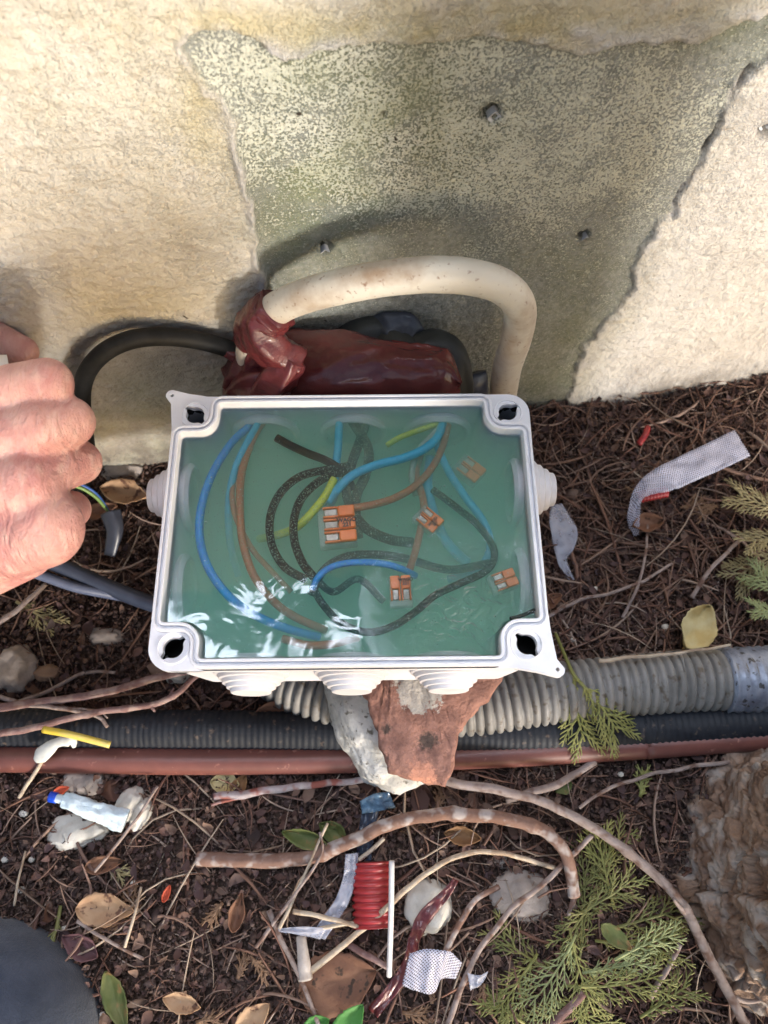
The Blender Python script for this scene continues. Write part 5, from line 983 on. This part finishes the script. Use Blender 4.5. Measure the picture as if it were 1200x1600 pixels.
# ------------------------------------------------------------------ scraps of tape, plastic and paper
def meshmat(name, c, hole=0.34, sc=900):
    m = bpy.data.materials.new(name); m.use_nodes = True; nt = m.node_tree; L = nt.links; b = nt.nodes['Principled BSDF']; out = nt.nodes['Material Output']
    b.inputs['Base Color'].default_value = (*c, 1); b.inputs['Roughness'].default_value = 0.55
    uv = nt.nodes.new('ShaderNodeTexCoord'); mp = nt.nodes.new('ShaderNodeMapping'); mp.inputs['Rotation'].default_value = (0, 0, R(45)); mp.inputs['Scale'].default_value = (sc, sc, sc)
    L.new(uv.outputs['UV'], mp.inputs[0]); sx = nt.nodes.new('ShaderNodeSeparateXYZ'); L.new(mp.outputs[0], sx.inputs[0]); vals = []
    for ax in (0, 1):
        f = nt.nodes.new('ShaderNodeMath'); f.operation = 'FRACT'; L.new(sx.outputs[ax], f.inputs[0]); g_ = nt.nodes.new('ShaderNodeMath'); g_.operation = 'GREATER_THAN'; L.new(f.outputs[0], g_.inputs[0]); g_.inputs[1].default_value = hole; vals.append(g_)
    mu = nt.nodes.new('ShaderNodeMath'); mu.operation = 'MULTIPLY'; L.new(vals[0].outputs[0], mu.inputs[0]); L.new(vals[1].outputs[0], mu.inputs[1])
    k = nt.nodes.new('ShaderNodeMath'); k.operation = 'MULTIPLY'; L.new(mu.outputs[0], k.inputs[0]); k.inputs[1].default_value = 0.85
    t = nt.nodes.new('ShaderNodeBsdfTransparent'); ms = nt.nodes.new('ShaderNodeMixShader'); L.new(k.outputs[0], ms.inputs[0]); L.new(b.outputs[0], ms.inputs[1]); L.new(t.outputs[0], ms.inputs[2]); L.new(ms.outputs[0], out.inputs['Surface']); return m
def band(rows, mat, name, label, cat, wr=0.0006, seed=0, nx_=8):
    """rows: [(pxA,pyA,zA, pxB,pyB,zB)...] two edges along the band"""
    A = spline([P(*r[:3]) for r in rows], nx_); B = spline([P(*r[3:]) for r in rows], nx_); nv = 10; n_ = len(A); V = []; uv = []
    Ls = np.concatenate([[0], np.cumsum(np.linalg.norm(np.diff((A + B) / 2, axis=0), axis=1))])
    for i in range(n_):
        for j in range(nv): s_ = j / (nv - 1); V.append(A[i] * (1 - s_) + B[i] * s_ + np.array([0, 0, wr * float(fbm(i * 0.22 + seed, s_ * 2, seed, 3))])); uv.append((Ls[i], s_ * np.linalg.norm(A[i] - B[i])))
    mb = MB(); mb.add(V, [tuple(f) for f in gridfaces(nv, n_)], uv); o = mb.build(name, mat); tag(o, label, cat); sm = o.modifiers.new('thick', 'SOLIDIFY'); sm.thickness = 0.00018; return o
M_mesh = meshmat('mesh_tape', (0.40, 0.40, 0.50), 0.36, 900)
M_plas = pm('clear_plastic', (0.55, 0.57, 0.68), (0.42, 0.43, 0.52), 90, rough=0.25, bump=0.0006, bscale=160, alpha=0.42)
M_paper = pm('white_paper', (0.66, 0.76, 0.82), (0.50, 0.62, 0.70), 110, rough=0.6, bump=0.0015, bscale=140)
band([(1148, 672, .022, 1172, 712, .020), (1110, 690, .024, 1135, 730, .022), (1060, 714, .025, 1085, 752, .022), (1015, 738, .024, 1050, 766, .022), (992, 762, .021, 1015, 774, .020), (984, 785, .016, 1003, 782, .018), (980, 812, .010, 1000, 802, .014), (990, 838, .005, 998, 836, .006)], M_mesh, 'mesh_band', 'white mesh band folded down on the litter at the right', 'mesh band', 0.0016, 2)
band([(862, 790, .016, 878, 786, .016), (858, 812, .018, 902, 830, .016), (864, 848, .016, 896, 858, .014), (872, 880, .012, 886, 876, .010), (890, 908, .006, 898, 906, .006)], M_plas, 'plastic_strip', 'translucent grey plastic strip curling right of the box', 'plastic strip', 0.0015, 4)
band([(540, 1335, .016, 560, 1332, .016), (536, 1370, .015, 556, 1370, .014), (524, 1405, .014, 546, 1408, .013), (505, 1432, .013, 527, 1440, .012), (486, 1462, .010, 508, 1468, .010)], M_plas, 'clear_tape', 'long clear tape strip hanging left of the red ribbed tube', 'tape strip', 0.0018, 6)
band([(434, 1452, .013, 436, 1456, .013), (470, 1448, .015, 474, 1462, .014), (512, 1450, .013, 500, 1468, .012)], M_plas, 'clear_tape', 'pointed clear tape end crossing the clear strip', 'tape strip', 0.0010, 7)
band([(640, 1490, .020, 628, 1540, .014), (665, 1483, .022, 655, 1550, .014), (690, 1485, .022, 678, 1552, .013), (705, 1488, .020, 690, 1530, .012), (722, 1505, .014, 712, 1530, .010)], M_mesh, 'mesh_scrap', 'square scrap of white mesh at the bottom centre', 'mesh scrap', 0.0012, 8)
band([(730, 1520, .012, 735, 1548, .010), (748, 1524, .013, 750, 1540, .011), (763, 1518, .010, 758, 1530, .009)], M_plas, 'plastic_scrap', 'torn plastic scrap right of the white mesh square', 'plastic scrap', 0.0015, 9)
M_bl = pm('blue_film', (0.16, 0.28, 0.40), (0.03, 0.05, 0.09), 90, rough=0.15, bump=0.0015, bscale=120, coat=0.5)
band([(562, 1252, .014, 566, 1272, .012), (585, 1240, .020, 590, 1268, .016), (608, 1238, .022, 618, 1262, .014)], M_bl, 'blue_film', 'shiny blue film strip poking out under the rock', 'plastic film', 0.003, 3)
band([(566, 1265, .012, 592, 1265, .012), (560, 1300, .010, 585, 1300, .010), (556, 1345, .008, 580, 1345, .008)], pm('dark_blue_film', (0.01, 0.014, 0.028), (0.03, 0.045, 0.08), 120, rough=0.2, bump=0.0015, bscale=120, coat=0.4), 'dark_film', 'dark blue film hanging down under the thick stick', 'plastic film', 0.003, 5)
band([(708, 1372, .020, 716, 1376, .020), (690, 1392, .019, 702, 1402, .019), (655, 1425, .017, 672, 1440, .016), (640, 1460, .014, 656, 1470, .012), (630, 1500, .010, 648, 1505, .010), (612, 1530, .008, 626, 1545, .008), (575, 1575, .007, 590, 1590, .007)], M_tape, 'maroon_strip', 'loose maroon tape strip over the white stone', 'tape strip', 0.002, 11)
# red ribbed tube (half buried) and other bits
def ribbed(a, b, r, pitch, mat, name, label, cat, flat=0.7, depth=0.16):
    sp, tt = resample(np.array([P(*a), P(*b)]), 0.0005)
    mb = MB(); V, F, uv = sweep(sp, lambda i, t, th: r * (1 - depth * (0.5 - 0.5 * math.cos(tt[i] / pitch * 6.2832)) ** 2), 40, flat=flat); mb.add(V, F, uv); o = mb.build(name, mat); tag(o, label, cat); return o
M_red = pm('red_plastic', (0.34, 0.022, 0.026), (0.24, 0.018, 0.02), 90, rough=0.35)
ribbed((580, 1347, .011), (584, 1449, .011), 0.0098, 0.0031, M_red, 'ribbed_tube', 'bright red ribbed plastic tube on the soil below the thick stick', 'ribbed tube')
ribbed((998, 777, .013), (1042, 768, .013), 0.0035, 0.002, M_red, 'red_ring', 'small red plastic ring beneath the white mesh band', 'plastic ring', flat=0.8)
sp = spline(pxpath([(1012, 668, .012), (1008, 680, .014), (998, 694, .012)]), 5); mb = MB(); mb.add(*sweep(sp, 0.0018, 10)); o = mb.build('red_scrap', M_red); tag(o, 'tiny red scrap above the white mesh band', 'scrap')
M_wst = pm('white_stick', (0.62, 0.60, 0.60), (0.5, 0.48, 0.48), 60, rough=0.4)
sp = pxpath([(612, 1345, .028), (611, 1430, .022), (608, 1525, .010)]); mb = MB(); mb.add(*sweep(spline(sp, 8), 0.0013, 12)); o = mb.build('white_stick', M_wst); tag(o, 'thin straight white stick standing in front of the red ribbed tube', 'stick')
sp, _ = resample(spline(pxpath([(470, 1462, .008), (474, 1495, .009), (478, 1530, .008)]), 6), 0.001); mb = MB(); mb.add(*sweep(sp, lambda i, t, th: 0.0028 * (0.8 + 0.4 * t) * (1 + 0.12 * noise(np.cos(th) * 2, np.sin(th) * 2, i * 0.3)), 16)); o = mb.build('paper_roll', pm('dirty_paper', (0.50, 0.44, 0.40), (0.38, 0.32, 0.28), 120, rough=0.8, bump=0.0008, bscale=300)); tag(o, 'dirty white paper roll below the clear tape', 'paper roll')
ct = empty('crumpled_tube', tuple(P(140, 1265, 0)), 'crumpled pale blue tube with a blue cap lying on the flat stone', 'tube')
sp, _ = resample(spline(pxpath([(100, 1249, .016), (120, 1256, .017), (150, 1268, .016), (196, 1284, .014)]), 8), 0.0006)
mb = MB(); mb.add(*sweep(sp, lambda i, t, th: 0.0050 * (0.75 + 0.35 * t) * (1 - 0.10 * np.abs(np.sin(3 * th + i * 0.10)) + 0.20 * fbm(np.cos(th) * 2 + i * 0.06, np.sin(th) * 2, i * 0.09, 3)), 32, flat=0.6)); mb.build('tube_body', M_paper, ct)
mb = MB(); sp = spline(pxpath([(88, 1247, .015), (101, 1250, .016)]), 5); mb.add(*sweep(sp, 0.0021, 12)); mb.build('tube_neck', M_paper, ct)
mb = MB(); sp = spline(pxpath([(78, 1245, .015), (89, 1247, .015)]), 5); mb.add(*sweep(sp, 0.0026, 14)); mb.build('tube_cap', pm('blue_cap', (0.01, 0.06, 0.5), rough=0.35), ct)
cable([(68, 1140, .040), (110, 1148, .041), (172, 1164, .036)], 0.0017, pm('yellow_plastic', (0.62, 0.45, 0.05), (0.5, 0.42, 0.15), 60, rough=0.4), 'yellow_wire', 'short yellow wire offcut resting on the black hose', 'wire offcut', seg=10)
wb = MB(); sp, _ = resample(spline(pxpath([(55, 1188, .020), (70, 1175, .022), (90, 1160, .024), (112, 1157, .024), (116, 1168, .022)]), 8), 0.0008)
wb.add(*sweep(sp, lambda i, t, th: np.interp(t, [0, .15, .4, .55, .8, 1], [0.0015, 0.0042, 0.0036, 0.0022, 0.003, 0.0008]) * (1 + 0.15 * noise(np.cos(th) * 2, np.sin(th) * 2, i * 0.2)), 18, flat=0.5)); o = wb.build('foam_scrap', pm('white_scrap', (0.66, 0.66, 0.62), (0.52, 0.52, 0.48), 90, rough=0.4)); tag(o, 'white plastic scrap stuck on a twig over the brown pipe at left', 'plastic scrap')
twig([(66, 1188, .018), (50, 1215, .012), (30, 1245, .006)], 6, 'pa', 'thin stalk holding the white plastic scrap', taper=0.0)
